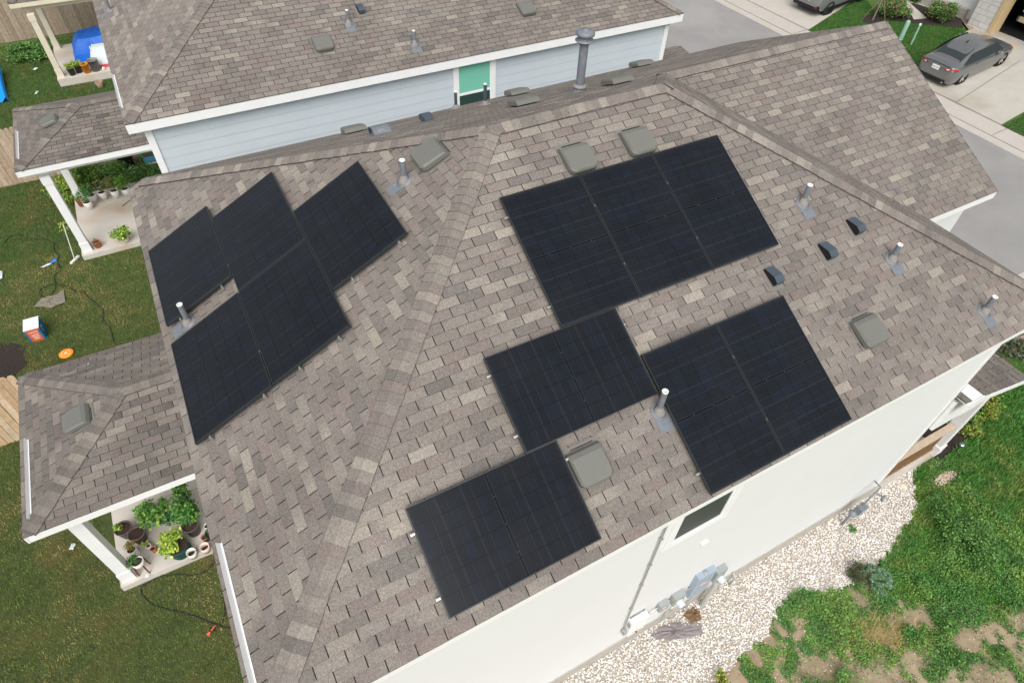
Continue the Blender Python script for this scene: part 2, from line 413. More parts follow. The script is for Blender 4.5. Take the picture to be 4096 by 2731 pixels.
roof_face(rf, [(3.944,4.67,-TN*4.67), NWa, A_, B_, (3.944,1.2547,-.602)], (-1,0,0), (0,-1,TN))
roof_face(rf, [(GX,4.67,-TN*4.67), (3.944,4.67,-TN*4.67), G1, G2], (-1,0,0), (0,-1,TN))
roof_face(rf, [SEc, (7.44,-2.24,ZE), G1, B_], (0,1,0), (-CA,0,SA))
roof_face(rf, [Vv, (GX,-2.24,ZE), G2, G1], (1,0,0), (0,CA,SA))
# roof edge thickness under the rake and the eaves
rf.ext([(GX,-2.24,ZE), (GX,1.2547,-.602), (GX,1.2547,-.63), (GX,-2.24,ZE-.028)], (.012,0,0), 0, lin((110,103,98)))
roof = part('roof', rf, M['shingle'], house)
def caps(parent, off, *a, **k):
    o = ridge_caps(parent, 'ridge_cap', *a, **k)
    for v in o.data.vertices: v.co -= Vector(off)
    return o
HO = (0,0,GZ)
dS, dN, dW, dE = Vector((0,-1,-T)), Vector((0,1,-TN)), Vector((-1,0,-T)), Vector((1,0,-T))
def sidedir(face_down, line):   # direction in a face, perpendicular to the hip line, pointing down
    # face normal from its down vector
    d = Vector(face_down).normalized(); l = Vector(line).normalized()
    hor = Vector((0,0,1)).cross(d).normalized(); n = hor.cross(d); n = n if n.z > 0 else -n
    s = n.cross(l).normalized()
    if s.dot(d) < 0: s = -s
    return s
def hipcaps(parent, off, p0, p1, fl, fr, **k):
    l = Vector(p1)-Vector(p0)
    return caps(parent, off, p0, p1, sidedir(fl, l), sidedir(fr, l), **k)
hipcaps(roof, HO, SWc, A_, dW, dS)
hipcaps(roof, HO, (-4.45,4.67,-2.27), A_, dN, dW)
hipcaps(roof, HO, SEc, B_, dS, dE)
hipcaps(roof, HO, (2.85,0,0), (-.05,0,0), dN, dS)
hipcaps(roof, HO, G1, (2.74,-.03,.012), dN, dE)
hipcaps(roof, HO, (GX+.005,1.2547,-.602), (3.85,1.2547,-.59), dN, dS)
wl = MB()
wl.box2((-4.46,-4.46,-7.58), (6.9,4.46,ZE-.10))
wl.box2((6.9,-2.03,-7.58), (9.1,4.459,ZE-.101))
wl.ext([(9.08,-2.03,ZE-.102), (9.08,4.459,ZE-.102), (9.08,1.2547,-.68)], (.018,0,0))
part('wall', wl, M['wall'], house)
fd = MB()
fd.box2((-4.475,-4.478,GS-.3), (6.915,4.478,-7.581)); fd.box2((6.915,-2.045,GS-.3), (9.115,4.479,-7.582))
part('foundation', fd, M['foundation'], house)
fa = MB()
fascia(fa, SWc, SEc, (0,-1,0)); fascia(fa, (-E_,4.67,ZE), SWc, (-1,0,0)); fascia(fa, SEc, Vv, (1,0,0))
fascia(fa, (7.44,-2.24,ZE), (GX,-2.24,ZE), (0,-1,0)); fascia(fa, NWa, (GX,4.67,-TN*4.67), (0,1,0))
fa.ext([(GX-.03,-2.2,ZE-.03), (GX-.03,1.2547,-.636), (GX-.03,1.2547,-.80), (GX-.03,-2.2,ZE-.19)], (.02,0,0))
fa.ext([(GX-.03,1.2547,-.636), (GX-.03,4.62,-TN*4.62-.04), (GX-.03,4.62,-TN*4.62-.2), (GX-.03,1.2547,-.80)], (.02,0,0))
fa.box2((-E_+.01,-E_+.01,ZE-.135), (7.42,-4.40,ZE-.12)); fa.box2((-E_+.01,-4.40,ZE-.1351), (-4.4,4.6,ZE-.1201)); fa.box2((7.40,-2.22,ZE-.137), (GX-.04,-1.95,ZE-.122))
# corner trims standing proud of the wall
for x in (6.86,): fa.box2((x-.05,-4.475,-7.57), (x+.055,-4.459,ZE-.14)); fa.box2((6.899,-4.475,-7.57), (6.915,-4.37,ZE-.14))
fa.box2((7.42,-2.045,-7.57), (7.44,-2.03,ZE-.14))
part('fascia', fa, M['white'], house)
# window on the south wall
def window(parent, off, x0, x1, z0, z1, y, sgn, trim=.1, slider=False, glass='glassdark', sash=None):
    f = MB(); Y = lambda d: y+sgn*d
    for a, b in (((x0-trim,z0-trim),(x1+trim,z0)), ((x0-trim,z1),(x1+trim,z1+trim)), ((x0-trim,z0),(x0,z1)), ((x1,z0),(x1+trim,z1))):
        f.box2((a[0],Y(.0),a[1]), (b[0],Y(.03),b[1]))
    iw = .035
    for a, b in (((x0,z0),(x1,z0+iw)), ((x0,z1-iw),(x1,z1)), ((x0,z0+iw),(x0+iw,z1-iw)), ((x1-iw,z0+iw),(x1,z1-iw))):
        f.box2((a[0],Y(.0),a[1]), (b[0],Y(.018),b[1]))
    if sash: f.box2((x0+iw,Y(0),sash-.03), (x1-iw,Y(.022),sash+.03))
    w = part('window', f, M['white'], parent)
    g = MB(); g.box2((x0+.02,Y(.003),z0+.02), (x1-.02,Y(.008),z1-.02))
    part('pane', g, M[glass], w)
    return w
w = window(house, HO, .40, 1.28, -3.88, -2.95, -4.46, -1, trim=.12)
b = MB(); b.box2((.62,-4.4665,-3.86), (.64,-4.47,-2.97)); 
# outlet cover, siding joint strip beside the window
vb = MB(); vb.box2((1.18,-4.50,-4.76), (1.29,-4.46,-4.66)); vb.box2((1.17,-4.505,-4.665), (1.30,-4.46,-4.65))
part('vent_cover', vb, M['wall'], house)
# rear porch: roof, beam, posts, slab
TPO = .335; ZP = -4.95
def porch(parent, HOFF, xw, x0, y0, y1, slab, posts, wall_x, vent_label=None, dim=.86, trimm='white', slabtop=-7.75, gz=GZ, name='porch_roof'):
    ym = (y0+y1)/2; hw = (y1-y0)/2; zr = ZP+hw*TPO; xr = x0+hw; ct, st = 1/math.hypot(1,TPO), TPO/math.hypot(1,TPO)
    r = MB()
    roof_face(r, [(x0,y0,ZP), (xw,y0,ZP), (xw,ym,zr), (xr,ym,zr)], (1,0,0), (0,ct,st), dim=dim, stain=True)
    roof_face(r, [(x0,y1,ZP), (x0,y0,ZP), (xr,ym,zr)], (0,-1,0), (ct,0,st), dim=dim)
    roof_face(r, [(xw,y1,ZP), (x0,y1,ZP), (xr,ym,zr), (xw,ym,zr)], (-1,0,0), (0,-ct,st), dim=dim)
    ro = part(name, r, M['shingle'], parent)
    ds, dn, dw = (0,-1,-TPO), (0,1,-TPO), (-1,0,-TPO)
    hipcaps(ro, HOFF, (x0,y0,ZP), (xr,ym,zr), dw, ds, dim=dim); hipcaps(ro, HOFF, (x0,y1,ZP), (xr,ym,zr), dn, dw, dim=dim)
    hipcaps(ro, HOFF, (xr-.06,ym,zr+.004), (xw,ym,zr+.004), dn, ds, dim=dim)
    f = MB()
    fascia(f, (x0,y0,ZP), (xw,y0,ZP), (0,-1,0), h=.15); fascia(f, (x0,y1,ZP), (x0,y0,ZP), (-1,0,0), h=.15); fascia(f, (x0,y1,ZP), (xw,y1,ZP), (0,1,0), h=.15)
    f.box2((x0+.03,y0+.03,ZP-.16), (xw,y1-.03,ZP-.14))
    f.box2((x0+.28,y0+.3,ZP-.36), (xw,y0+.46,ZP-.161)); f.box2((x0+.28,y1-.46,ZP-.36), (xw,y1-.3,ZP-.1611)); f.box2((x0+.28,y0+.46,ZP-.3605), (x0+.44,y1-.46,ZP-.1605))
    part('porch_trim', f, M[trimm], parent)
    for px, py in posts:
        q = MB(); s_ = .10
        q.box2((px-s_,py-s_,slabtop+.002), (px+s_,py+s_,ZP-.361))
        q.box2((px-s_-.018,py-s_-.018,slabtop+.001), (px+s_+.018,py+s_+.018,slabtop+.30)); q.box2((px-s_-.018,py-s_-.018,ZP-.58), (px+s_+.018,py+s_+.018,ZP-.362))
        part('porch_post', q, M[trimm], parent)
    sl = MB(); sl.box2((slab[0],slab[1],gz-.3), (slab[2],slab[3],slabtop))
    if slab[1] < 5: sl.box2(((slab[0]+slab[2])/2-1.0,(slab[1]+slab[3])/2-.004+.0,slabtop-.001), ((slab[0]+slab[2])/2+.4,(slab[1]+slab[3])/2+.004,slabtop+.0015), 1)
    part('patio_slab', sl, [M['concrete'], M['joint']], parent)
    return ro
porch(house, HO, -4.46, -7.57, .35, 3.82, (-7.30,.64,-4.475,3.62), ((-7.14,.83), (-7.14,3.40)), -4.46)
# front porch: shed roof falling to the street, beam, post, railing, slab
fp = MB(); cf, sf = 1/math.hypot(1,.29), .29/math.hypot(1,.29)
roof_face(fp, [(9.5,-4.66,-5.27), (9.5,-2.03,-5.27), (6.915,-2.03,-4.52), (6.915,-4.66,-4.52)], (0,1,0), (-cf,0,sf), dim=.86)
part('porch_roof', fp, M['shingle'], house)
ft = MB()
ft.ext([(6.93,-4.68,-4.53), (9.52,-4.68,-5.283), (9.52,-4.68,-5.40), (6.93,-4.68,-4.65)], (0,.02,0))
ft.box2((9.50,-4.66,-5.42), (9.52,-2.03,-5.285))
ft.box2((6.96,-4.70,-4.86), (7.42,-4.681,-4.56)); ft.box2((6.96,-4.681,-4.60), (7.42,-4.36,-4.575))
ft.ext([(6.916,-4.54,-4.66), (9.2,-4.54,-5.32), (9.2,-4.54,-5.58), (6.916,-4.54,-5.50)], (0,.12,0))
ft.box2((8.78,-4.5,-7.75), (8.98,-4.3,-5.55)); ft.box2((8.755,-4.525,-7.749), (9.005,-4.275,-7.45))
part('porch_trim', ft, M['white'], house)
rr = MB(); rr.box2((6.92,-4.47,-6.72), (8.755,-4.33,-6.68)); rr.box2((6.92,-4.42,-7.62), (8.755,-4.38,-7.56), 1)
x = 7.0
while x < 8.7: rr.box2((x,-4.415,-7.56), (x+.04,-4.385,-6.72), 1); x += .115
part('railing', rr, [M['pine'], M['browntim']], house)
fs = MB(); fs.box2((6.916,-4.476,GS-.3), (9.02,-2.05,-7.752)); part('patio_slab', fs, M['concrete'], house)

# ------------------------------------------------------------------ neighbour house
NO = (0,0,GZ)
nb = thing('house', 'pale blue sided house with white trim and shingle hip roof behind the foreground house', 'house', (0,0,GZ))
nx0, nx1, ny0 = -4.47, 9.50, 7.05; nh = 4.67; zn = -2.39; nzr = zn+nh*T
na, nbp = (nx0+nh, ny0+nh, nzr), (nx1-nh, ny0+nh, nzr)
nr = MB()
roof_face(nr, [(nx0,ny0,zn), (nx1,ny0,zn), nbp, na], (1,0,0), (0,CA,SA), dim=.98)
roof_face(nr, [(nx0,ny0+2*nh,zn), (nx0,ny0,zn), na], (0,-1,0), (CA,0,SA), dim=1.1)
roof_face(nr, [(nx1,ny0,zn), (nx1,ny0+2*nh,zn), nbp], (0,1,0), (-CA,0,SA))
nr.add([(nx1,ny0+2*nh,zn), (nx0,ny0+2*nh,zn), na, nbp], [(0,1,2,3)], 0, lin((128,121,115)))
nro = part('roof', nr, M['shingle'], nb)
hipcaps(nro, NO, (nx0,ny0,zn), na, dW, dS); hipcaps(nro, NO, (nx1,ny0,zn), nbp, dS, dE); hipcaps(nro, NO, nbp, na, (0,1,-T), dS)
hipcaps(nro, NO, (nx0,ny0+2*nh,zn), na, (0,1,-T), dW)
# lap siding: each board tilts out at its foot
sd = MB(); ys = 7.27; zt = zn-.12; lap = .222
def laps(p0, p1, out, ztop, zbot, lap):
    p0, p1, out = Vector(p0), Vector(p1), Vector(out); z = ztop
    while z > zbot:
        z2 = z-lap
        a, b = Vector((p0.x,p0.y,z)), Vector((p1.x,p1.y,z)); c, d = Vector((p1.x,p1.y,z2))+out*.006, Vector((p0.x,p0.y,z2))+out*.006
        sd.add([a, b, c, d, d-out*.006, c-out*.006], [(0,1,2,3), (3,2,5,4)])
        sd.add([d-out*.0055+Vector((0,0,.001)), c-out*.0055+Vector((0,0,.001)), c-out*.0052-Vector((0,0,.0095)), d-out*.0052-Vector((0,0,.0095))], [(0,1,2,3)], 1)  # thin strip in a darker colour, painting the shadow line below each board
        z = z2
laps((-4.17,ys,0), (9.2,ys,0), (0,-1,0), zt+.03, -7.7, lap)
laps((-4.17,ys+8.9,0), (-4.17,ys,0), (-1,0,0), zt+.03, -7.7, lap)
laps((9.2,ys,0), (9.2,ys+8.9,0), (1,0,0), zt+.03, -7.7, lap)
sd.add([(-4.17,ys+8.9,-7.7), (9.2,ys+8.9,-7.7), (9.2,ys+8.9,zt), (-4.17,ys+8.9,zt)], [(0,1,2,3)])
part('wall', sd, [M['blue_siding'], mat('siding_shadow_line', lin((158,168,175)), .9)], nb)
f2 = MB(); f2.box2((-4.19,ys-.012,GZ-.2), (9.22,ys+8.92,-7.701)); part('foundation', f2, M['foundation'], nb)
nf = MB()
fascia(nf, (nx0,ny0,zn), (nx1,ny0,zn), (0,-1,0), h=.19); fascia(nf, (nx0,ny0+2*nh,zn), (nx0,ny0,zn), (-1,0,0), h=.19); fascia(nf, (nx1,ny0,zn), (nx1,ny0+2*nh,zn), (1,0,0), h=.19)
nf.box2((nx0+.02,ny0+.02,zn-.19), (nx1-.02,ys+.2,zn-.175)); nf.box2((nx0+.02,ys+.2,zn-.191), (-4.0,ny0+2*nh-.1,zn-.176))
for x0_ in (-4.19, 9.10): nf.box2((x0_,ys-.034,-7.69), (x0_+.12,ys-.002,zn-.19))
nf.box2((-4.205,ys-.034,-7.69), (-4.19,ys+.10,zn-.19)); nf.box2((9.22,ys-.034,-7.69), (9.235,ys+.10,zn-.19))
part('fascia', nf, M['white'], nb)
wn = window(nb, NO, 2.80, 3.72, -3.95, -2.64, ys-.016, -1, trim=.12, glass='glassgreen', sash=-3.38)
bl = MB(); z = -2.66
while z > -3.34: bl.box2((2.84,ys-.0275,z-.004), (3.68,ys-.0252,z)); z -= .032
g_ = part('blind', bl, mat('pale_green_blind', lin((112,182,160)), .6), wn)
lowp = MB(); lowp.box2((2.82,ys-.030,-3.93), (3.70,ys-.0255,-3.41)); part('screen', lowp, mat('dark_green_screen', lin((36,62,54)), .7), wn)
porch(nb, NO, -4.19, -7.52, 11.16, 14.70, (-7.20,11.17,-4.19,14.45), ((-7.03,11.42), (-7.03,14.22)), -4.17, trimm='white')
# neighbour front porch roof seen past the corner
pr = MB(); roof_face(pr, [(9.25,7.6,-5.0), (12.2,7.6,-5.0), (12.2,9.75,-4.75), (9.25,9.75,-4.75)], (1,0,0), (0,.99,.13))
po = part('porch_roof', pr, M['shingle'], nb); hipcaps(po, NO, (12.2,9.75,-4.75), (9.3,9.75,-4.75), (0,1,-.3), (0,-1,-.13))
pp = MB(); fascia(pp, (9.25,7.6,-5.0), (12.2,7.6,-5.0), (0,-1,0)); part('porch_trim', pp, M['white'], nb)
for yy_ in (7.8, 9.4): pq = MB(); pq.box2((11.9,yy_,-7.9), (12.05,yy_+.15,-5.05)); part('porch_post', pq, M['white'], nb)

# third house, seen only by its rear porch
h3 = thing('house', 'cream trimmed house at the top left of which only the rear porch shows', 'house', (0,0,GZ))
porch(h3, NO, -4.2, -7.56, 23.3, 26.9, (-7.18,22.88,-4.19,26.3), ((-7.03,23.15), (-7.02,26.05)), -4.17, trimm='cream', slabtop=-7.62)
h3w = MB(); h3w.box2((-4.19,18.9,GZ-.1), (9.2,27.6,-2.55)); part('wall', h3w, M['wall'], h3)
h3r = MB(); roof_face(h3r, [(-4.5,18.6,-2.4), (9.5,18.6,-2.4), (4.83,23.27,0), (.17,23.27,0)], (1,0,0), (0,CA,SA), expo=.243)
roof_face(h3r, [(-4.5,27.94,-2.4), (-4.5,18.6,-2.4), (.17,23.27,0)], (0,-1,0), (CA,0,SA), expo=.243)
h3r.add([(9.5,27.94,-2.4), (-4.5,27.94,-2.4), (.17,23.27,0), (4.83,23.27,0)], [(0,1,2,3)], 0, lin((128,121,115)))
h3r.add([(9.5,18.6,-2.4), (9.5,27.94,-2.4), (4.83,23.27,0)], [(0,1,2)], 0, lin((128,121,115)))
part('roof', h3r, M['shingle'], h3)

# ------------------------------------------------------------------ things fixed to the roofs
def plane_M(face, x, y, up=0, nrm=False):
    """matrix: X along eave, Y upslope, Z normal at plan point x,y"""
    k = {'S': (0,1,T), 'N': (0,-1,TN), 'W': (1,0,T), 'nS': (0,1,T), 'nW': (1,0,T), 'pW': (1,0,TPO), 'npW': (1,0,TPO)}[face]
    z = {'S': T*y, 'N': -TN*y, 'W': T*x, 'nS': zn+T*(y-ny0), 'nW': zn+T*(x-nx0), 'pW': ZP+TPO*(x+7.57), 'npW': ZP+TPO*(x+7.52)}[face]
    Y = Vector(k).normalized(); Xd = Y.cross(Vector((0,0,1))).normalized(); Z = Xd.cross(Y)
    m = Matrix((Xd, Y, Z)).transposed().to_4x4(); m.translation = Vector((x,y,z))+Z*up
    return m
L_, S_ = 1.7686, 1.134
def panel_M(face, c, s, landscape):
    """c: position across the eave, s: distance down the slope, both of the panel's centre"""
    if face == 'S': Y = Vector((0,CA,SA)); ctr = Vector((c,-s*CA,-s*SA)); Xd = Vector((1,0,0))
    else: Y = Vector((CA,0,SA)); ctr = Vector((-s*CA,c,-s*SA)); Xd = Vector((0,-1,0))
    Z = Xd.cross(Y)
    X2, Y2 = (Xd, Y) if landscape else (Y, -Xd)
    m = Matrix((X2, Y2, Z)).transposed().to_4x4(); m.translation = ctr+Z*.075
    return m
def make_panel():
    t = thing('solar_panel', '', 'solar panel')
    f = MB(); hL, hS, b_, hh = L_/2, S_/2, .012, .035
    f.box2((-hL,-hS,0), (hL,-hS+b_,hh)); f.box2((-hL,hS-b_,0), (hL,hS,hh)); f.box2((-hL,-hS+b_,0), (-hL+b_,hS-b_,hh)); f.box2((hL-b_,-hS+b_,0), (hL,hS-b_,hh))
    obj('frame', f, M['frame'], t)
    g = MB(); g.box2((-hL+b_,-hS+b_,.022), (hL-b_,hS-b_,.032)); obj('cell_sheet', g, M['cells'], t)
    for yy in (-.30, 0, .30):
        d = MB(); d.lathe([(.005,.0325), (.005,.0340), (0,.0345)], (0,yy,0), 6); obj('junction_dot', d, M['clampgrey'], t)
    return t
P0 = make_panel()
def put_panel(i, face, c, s, land, label, group):
    t = P0 if i == 0 else copy_tree(P0)
    t['label'] = label; t['group'] = group; t.matrix_world = panel_M(face, c, s, land); return t
g = .013; GS_, GW_ = 'solar panels on the right hand roof slope', 'solar panels on the left hand roof slope'
x, s = -.378, 1.011; panels = {}
panels[1] = put_panel(0, 'S', x+S_/2, s+L_/2, False, 'left panel of the top row of three, below the left of two box vents', GS_)
panels[2] = put_panel(1, 'S', x+S_*1.5+g, s+L_/2, False, 'middle panel of the top row of three on the right slope', GS_)
panels[3] = put_panel(2, 'S', x+S_*2.5+2*g, s+L_/2, False, 'right panel of the top row of three, nearest the far hip ridge', GS_)
panels[4] = put_panel(3, 'S', -1.398+L_/2, 2.790+S_/2, True, 'sideways panel in the middle of the right slope, directly below the row of three', GS_)
panels[5] = put_panel(4, 'S', .404+S_/2, 3.429+L_/2, False, 'left of two upright panels by the white wall edge, beside the pipe vent', GS_)
panels[6] = put_panel(5, 'S', .404+S_*1.5+g, 3.429+L_/2, False, 'right of two upright panels by the white wall edge, left of the lone box vent', GS_)
panels[7] = put_panel(6, 'S', -2.787+L_/2, 3.927+S_/2, True, 'lowest sideways panel in the foreground, left of a box vent', GS_)
s2 = 1.6507; s1 = s2+S_+g; s0 = s1+S_+g
panels[8] = put_panel(7, 'W', 2.5396-L_/2, s0+S_/2, True, 'leftmost upper panel of the left slope, above the short white tipped pipe', GW_)
panels[9] = put_panel(8, 'W', 2.1698-L_/2, s1+S_/2, True, 'upper middle panel of the left slope between two neighbours', GW_)
panels[10] = put_panel(9, 'W', 1.0486-L_/2, s2+S_/2, True, 'right panel of the left slope, nearest the hip and its white tipped pipe', GW_)
panels[11] = put_panel(10, 'W', 2.1698-L_*1.5-g, s0+S_/2, True, 'bottom left panel of the left slope, closest to the rear eave', GW_)
panels[12] = put_panel(11, 'W', 2.1698-L_*1.5-g, s1+S_/2, True, 'bottom right panel of the left slope, whose corner points at the hip', GW_)
bpy.context.view_layer.update()
# silver feet showing at panel edges, clamps in the seams (parts of the panel they hold)
def foot_mb():
    m = MB(); m.box2((-.014,0,-.06), (.014,.045,-.052)); m.box2((-.014,.040,-.052), (.014,.045,-.02)); m.box2((-.010,-.01,-.02), (.010,.045,-.012)); m.tube([(0,.025,-.05), (0,.025,.0)], .005, 6)
    return m
FT = None
def foot(pi, lx, ly, rz):
    global FT
    if FT is None: FT = obj('mounting_foot', foot_mb(), M['clip'], panels[pi]); o = FT
    else: o = FT.copy(); COL.objects.link(o); o.parent = panels[pi]
    o.matrix_local = Matrix.Translation((lx, ly, .02)) @ Matrix.Rotation(rz, 4, 'Z')
hL, hS = L_/2, S_/2
# portrait panels: local x upslope, local y to the left(-u)
for pi, lx in ((1,.62), (1,-.60)): foot(pi, lx, hS, 0)
foot(5, -.62, hS, 0); foot(6, .5, -hS, math.pi); foot(3, .45, -hS, math.pi); foot(6, -.35, -hS, math.pi)
foot(4, -hL, .36, math.pi/2); foot(4, -hL, -.36, math.pi/2); foot(4, hL, .34, -math.pi/2)
foot(7, -hL, .30, math.pi/2); foot(7, -hL, -.36, math.pi/2); foot(7, hL, .33, -math.pi/2)
for pi in (10,):
    foot(pi, hL, -.40, -math.pi/2) if False else None
# west panels: local x runs along -y (down the picture), local y upslope; feet along the near short edge
for pi, yy in ((8,.36), (8,-.36), (10,.42), (10,-.30), (12,.38), (12,-.20), (11,.42), (11,-.38)): foot(pi, hL, yy, -math.pi/2)
for pi, yy in ((8,.30), (9,.35), (9,-.25), (10,-.3)): foot(pi, -hL, yy, math.pi/2)
cl = None
def clamp(pi, lx, ly):
    global cl
    if cl is None:
        m = MB(); m.box((0,0,.037), (.030,.018,.005)); m.lathe([(.005,.039), (.005,.044), (0,.044)], (0,0,0), 6); cl = obj('mid_clamp', m, M['clampgrey'], panels[pi]); o = cl
    else: o = cl.copy(); COL.objects.link(o); o.parent = panels[pi]
    o.matrix_local = Matrix.Translation((lx, ly, 0))
for pi in (2, 3, 6): clamp(pi, .42, hS+.006); clamp(pi, -.42, hS+.006)
clamp(9, .3, -hS-.006); clamp(12, .3, -hS-.006)
# rails under the panels
def rail(face, pts):
    pass

def make_pipe(h=.34, r=.038):
    t = thing('vent_pipe', '', 'vent pipe')
    return t
def pipe(face, x, y, h, r, label, group='plastic vent pipes standing on the roofs', dark=False, boot='bluegrey'):
    Mx = plane_M(face, x, y)
    t = thing('vent_pipe', label, 'vent pipe', (Mx.translation.x, Mx.translation.y, Mx.translation.z), 0, group)
    rot = Mx.to_3x3()
    p = MB(); p.lathe([(r,-.02), (r,h-.012)], n=16); obj('pipe', p, M['bluegrey'] if not dark else M['darkvent'], t)
    tip = MB(); tip.lathe([(r+.001,h-.012), (r+.001,h), (r*.72,h), (r*.72,h-.12)], n=16); tip.lathe([(r*.72,h-.12), (0,h-.12)], n=16, mat=1); obj('open_tip', tip, [M['pvcwhite'], M['black']], t)
    q = MB(); q.lathe([(.085,-.03), (.08,.03), (.052,.06), (.046,.085), (r+.004,.09), (r,.10)], n=18); obj('boot', q, M['boot'], t)
    fl = MB(); fl.box((0,-.10,.010), (.20,.30,.006)); fl.lathe([(.115,.009), (.10,.03), (.085,.035)], n=18); fl.v = [tuple(rot @ Vector(v)) for v in fl.v]; obj('flashing', fl, M[boot], t)
    return t
pipe('S', .33, -3.66, .39, .038, 'white tipped pipe beside the two upright panels near the white wall')
pipe('S', 3.89, -2.07, .31, .038, 'uppermost white tipped pipe right of the top row of panels')
pipe('S', 4.81, -3.16, .28, .038, 'white tipped pipe right of the three small dark hoods')
pipe('S', 5.85, -4.24, .30, .038, 'white tipped pipe nearest the right end of the right slope')
pipe('W', -4.29, .66, .36, .038, 'white tipped pipe between the leftmost panels of the left slope')
pipe('W', -1.165, .215, .32, .038, 'white tipped pipe between the left slope panels and the box vent under the ridge')
pipe('nS', .63, 8.35, .30, .036, 'white tipped pipe beside the small black hood on the neighbour roof')
pipe('nS', 1.895, 7.59, .31, .036, 'white tipped pipe near the eave of the neighbour roof')
pipe('N', 1.40, 4.25, .36, .030, 'thin dark pipe behind the ridge, left of the neighbour window', dark=True, boot='boot')
pipe('N', 1.68, 3.52, .42, .032, 'taller dark pipe behind the ridge, in front of the neighbour window', dark=True, boot='boot')
pipe('nW', -4.12, 12.75, .30, .045, 'blue grey pipe near the rear eave of the neighbour roof at the top left')

def make_vent(w=.42, l=.42):
    t = thing('box_vent', '', 'roof vent'); a, b_ = w/2, l/2
    def outline(ins, yb, z, zb=None):
        r_ = .085; pts = [(-a+ins, yb), ]
        pts = [(a-ins, yb, z), (-a+ins, yb, z)]
        for k in range(6):
            th = math.pi+k*(math.pi/2)/5; pts.append((-a+ins+r_+r_*math.cos(th), -b_+ins+r_+r_*math.sin(th), z))
        for k in range(6):
            th = 1.5*math.pi+k*(math.pi/2)/5; pts.append((a-ins-r_+r_*math.cos(th), -b_+ins+r_+r_*math.sin(th), z))
        return pts
    m = MB(); rings = [outline(.0, b_, .03), outline(.0, b_-.03, .085), outline(.018, b_-.085, .112)]
    vs = [p for r_ in rings for p in r_]; n = len(rings[0])
    # sag of the skirt: hood rises towards the downslope end
    vs = [(x, y, z+(.022 if z > .04 else .012)*(.5-y/l)) for x, y, z in vs]
    m.add(vs, [(i*n+k, i*n+(k+1) % n, (i+1)*n+(k+1) % n, (i+1)*n+k) for i in range(len(rings)-1) for k in range(n)], 0, None, False)
    m.add(vs[-n:], [tuple(range(n))]); m.lathe([(.008,.128), (.004,.134), (0,.134)], (0,-.02,-.004), 8)
    obj('hood', m, M['vent'], t)
    fl = MB(); fl.box((0,.03,.009), (w+.04,l+.06,.006)); obj('flashing', fl, M['ventdark'], t)
    k = MB(); k.box2((-.14,-.14,.01), (.14,.14,.07)); k.box((.02,b_+.02,.014), (w*.7,.012,.008)); obj('throat', k, M['black'], t)
    return t
VT = make_vent(); vfirst = True
def vent(face, x, y, label, group='olive grey box vents on the roofs', sc=1.):
    global vfirst
    m = plane_M(face, x, y) @ Matrix.Scale(sc, 4)
    if vfirst: VT['label'] = label; VT['group'] = group; VT.matrix_world = m; vfirst = False; return VT
    c = cloned(VT, label, M=m); c['group'] = group; return c
vent('S', .90, -.68, 'left of two olive grey box vents above the top row of panels')
vent('S', 1.86, -.68, 'right of two olive grey box vents above the top row of panels')
vent('S', -.765, -3.85, 'large looking box vent right of the lowest foreground panel')
vent('S', 3.72, -3.84, 'box vent right of the paired upright panels, near the lower right eave')
vent('W', -.75, .26, 'box vent on the left slope just under the main ridge')
vent('nS', -.13, 7.96, 'box vent left of the two pipes on the neighbour roof')
vent('nS', 5.05, 7.93, 'box vent cut by the top edge of the frame on the neighbour roof')
vent('pW', -6.57, 1.96, 'dusty box vent on the rear porch roof in the foreground')
vent('npW', -6.50, 12.68, 'box vent on the neighbour rear porch roof')
vent('N', 3.20, 1.60, 'box vent behind the ridge just right of the tall flue')
vent('N', 1.50, 1.78, 'box vent behind the ridge left of the tall flue, the nearer of two')
vent('N', 2.72, 4.15, 'farther box vent behind the ridge left of the tall flue')
vent('N', 5.88, 4.20, 'farthest box vent behind the ridge, in front of the blue wall corner')
vent('N', -.72, 4.15, 'leftmost box vent behind the ridge, against the blue wall')

def make_hood():
    t = thing('hood_vent', '', 'roof vent'); w = .13
    m = MB()
    prof = [(.12,.0), (.12,.045), (-.02,.115), (-.10,.105), (-.11,.035)]
    m.add([(-w/2,y,z) for y, z in prof]+[(w/2,y,z) for y, z in prof], [(0,1,6,5), (1,2,7,6), (2,3,8,7), (3,4,9,8)])
    m.add([(w/2,y,z) for y, z in prof], [(0,1,2,3,4)])
    obj('hood', m, M['darkvent'], t)
    k = MB(); k.add([(-w/2+.004,y,z) for y, z in prof], [(4,3,2,1,0)]); k.box2((-.05,-.09,.005), (.05,.08,.06)); obj('louvre', k, M['black'], t)
    fl = MB(); fl.box((-.01,-.02,.009), (.20,.28,.005)); obj('flashing', fl, M['ventdark'], t)
    return t
HV = make_hood(); hfirst = True
for face, x, y, lb in (('S',4.49,-2.60,'upper right of three small dark hood vents on the right slope'), ('S',3.80,-2.76,'middle of three small dark hood vents on the right slope'), ('S',2.76,-2.80,'lower left of three small dark hood vents, just above the paired panels'), ('nS',1.02,8.62,'small black hood vent on the neighbour roof near the top of the frame'), ('N',.27,2.95,'small dark hood vent behind the ridge before the blue wall')):
    mm = plane_M(face, x, y) @ Matrix.Scale(1.15 if face != 'N' else 1.3, 4)
    if hfirst: HV['label'] = lb; HV['group'] = 'small dark hood vents'; HV.matrix_world = mm; hfirst = False
    else: c = cloned(HV, lb, M=mm)
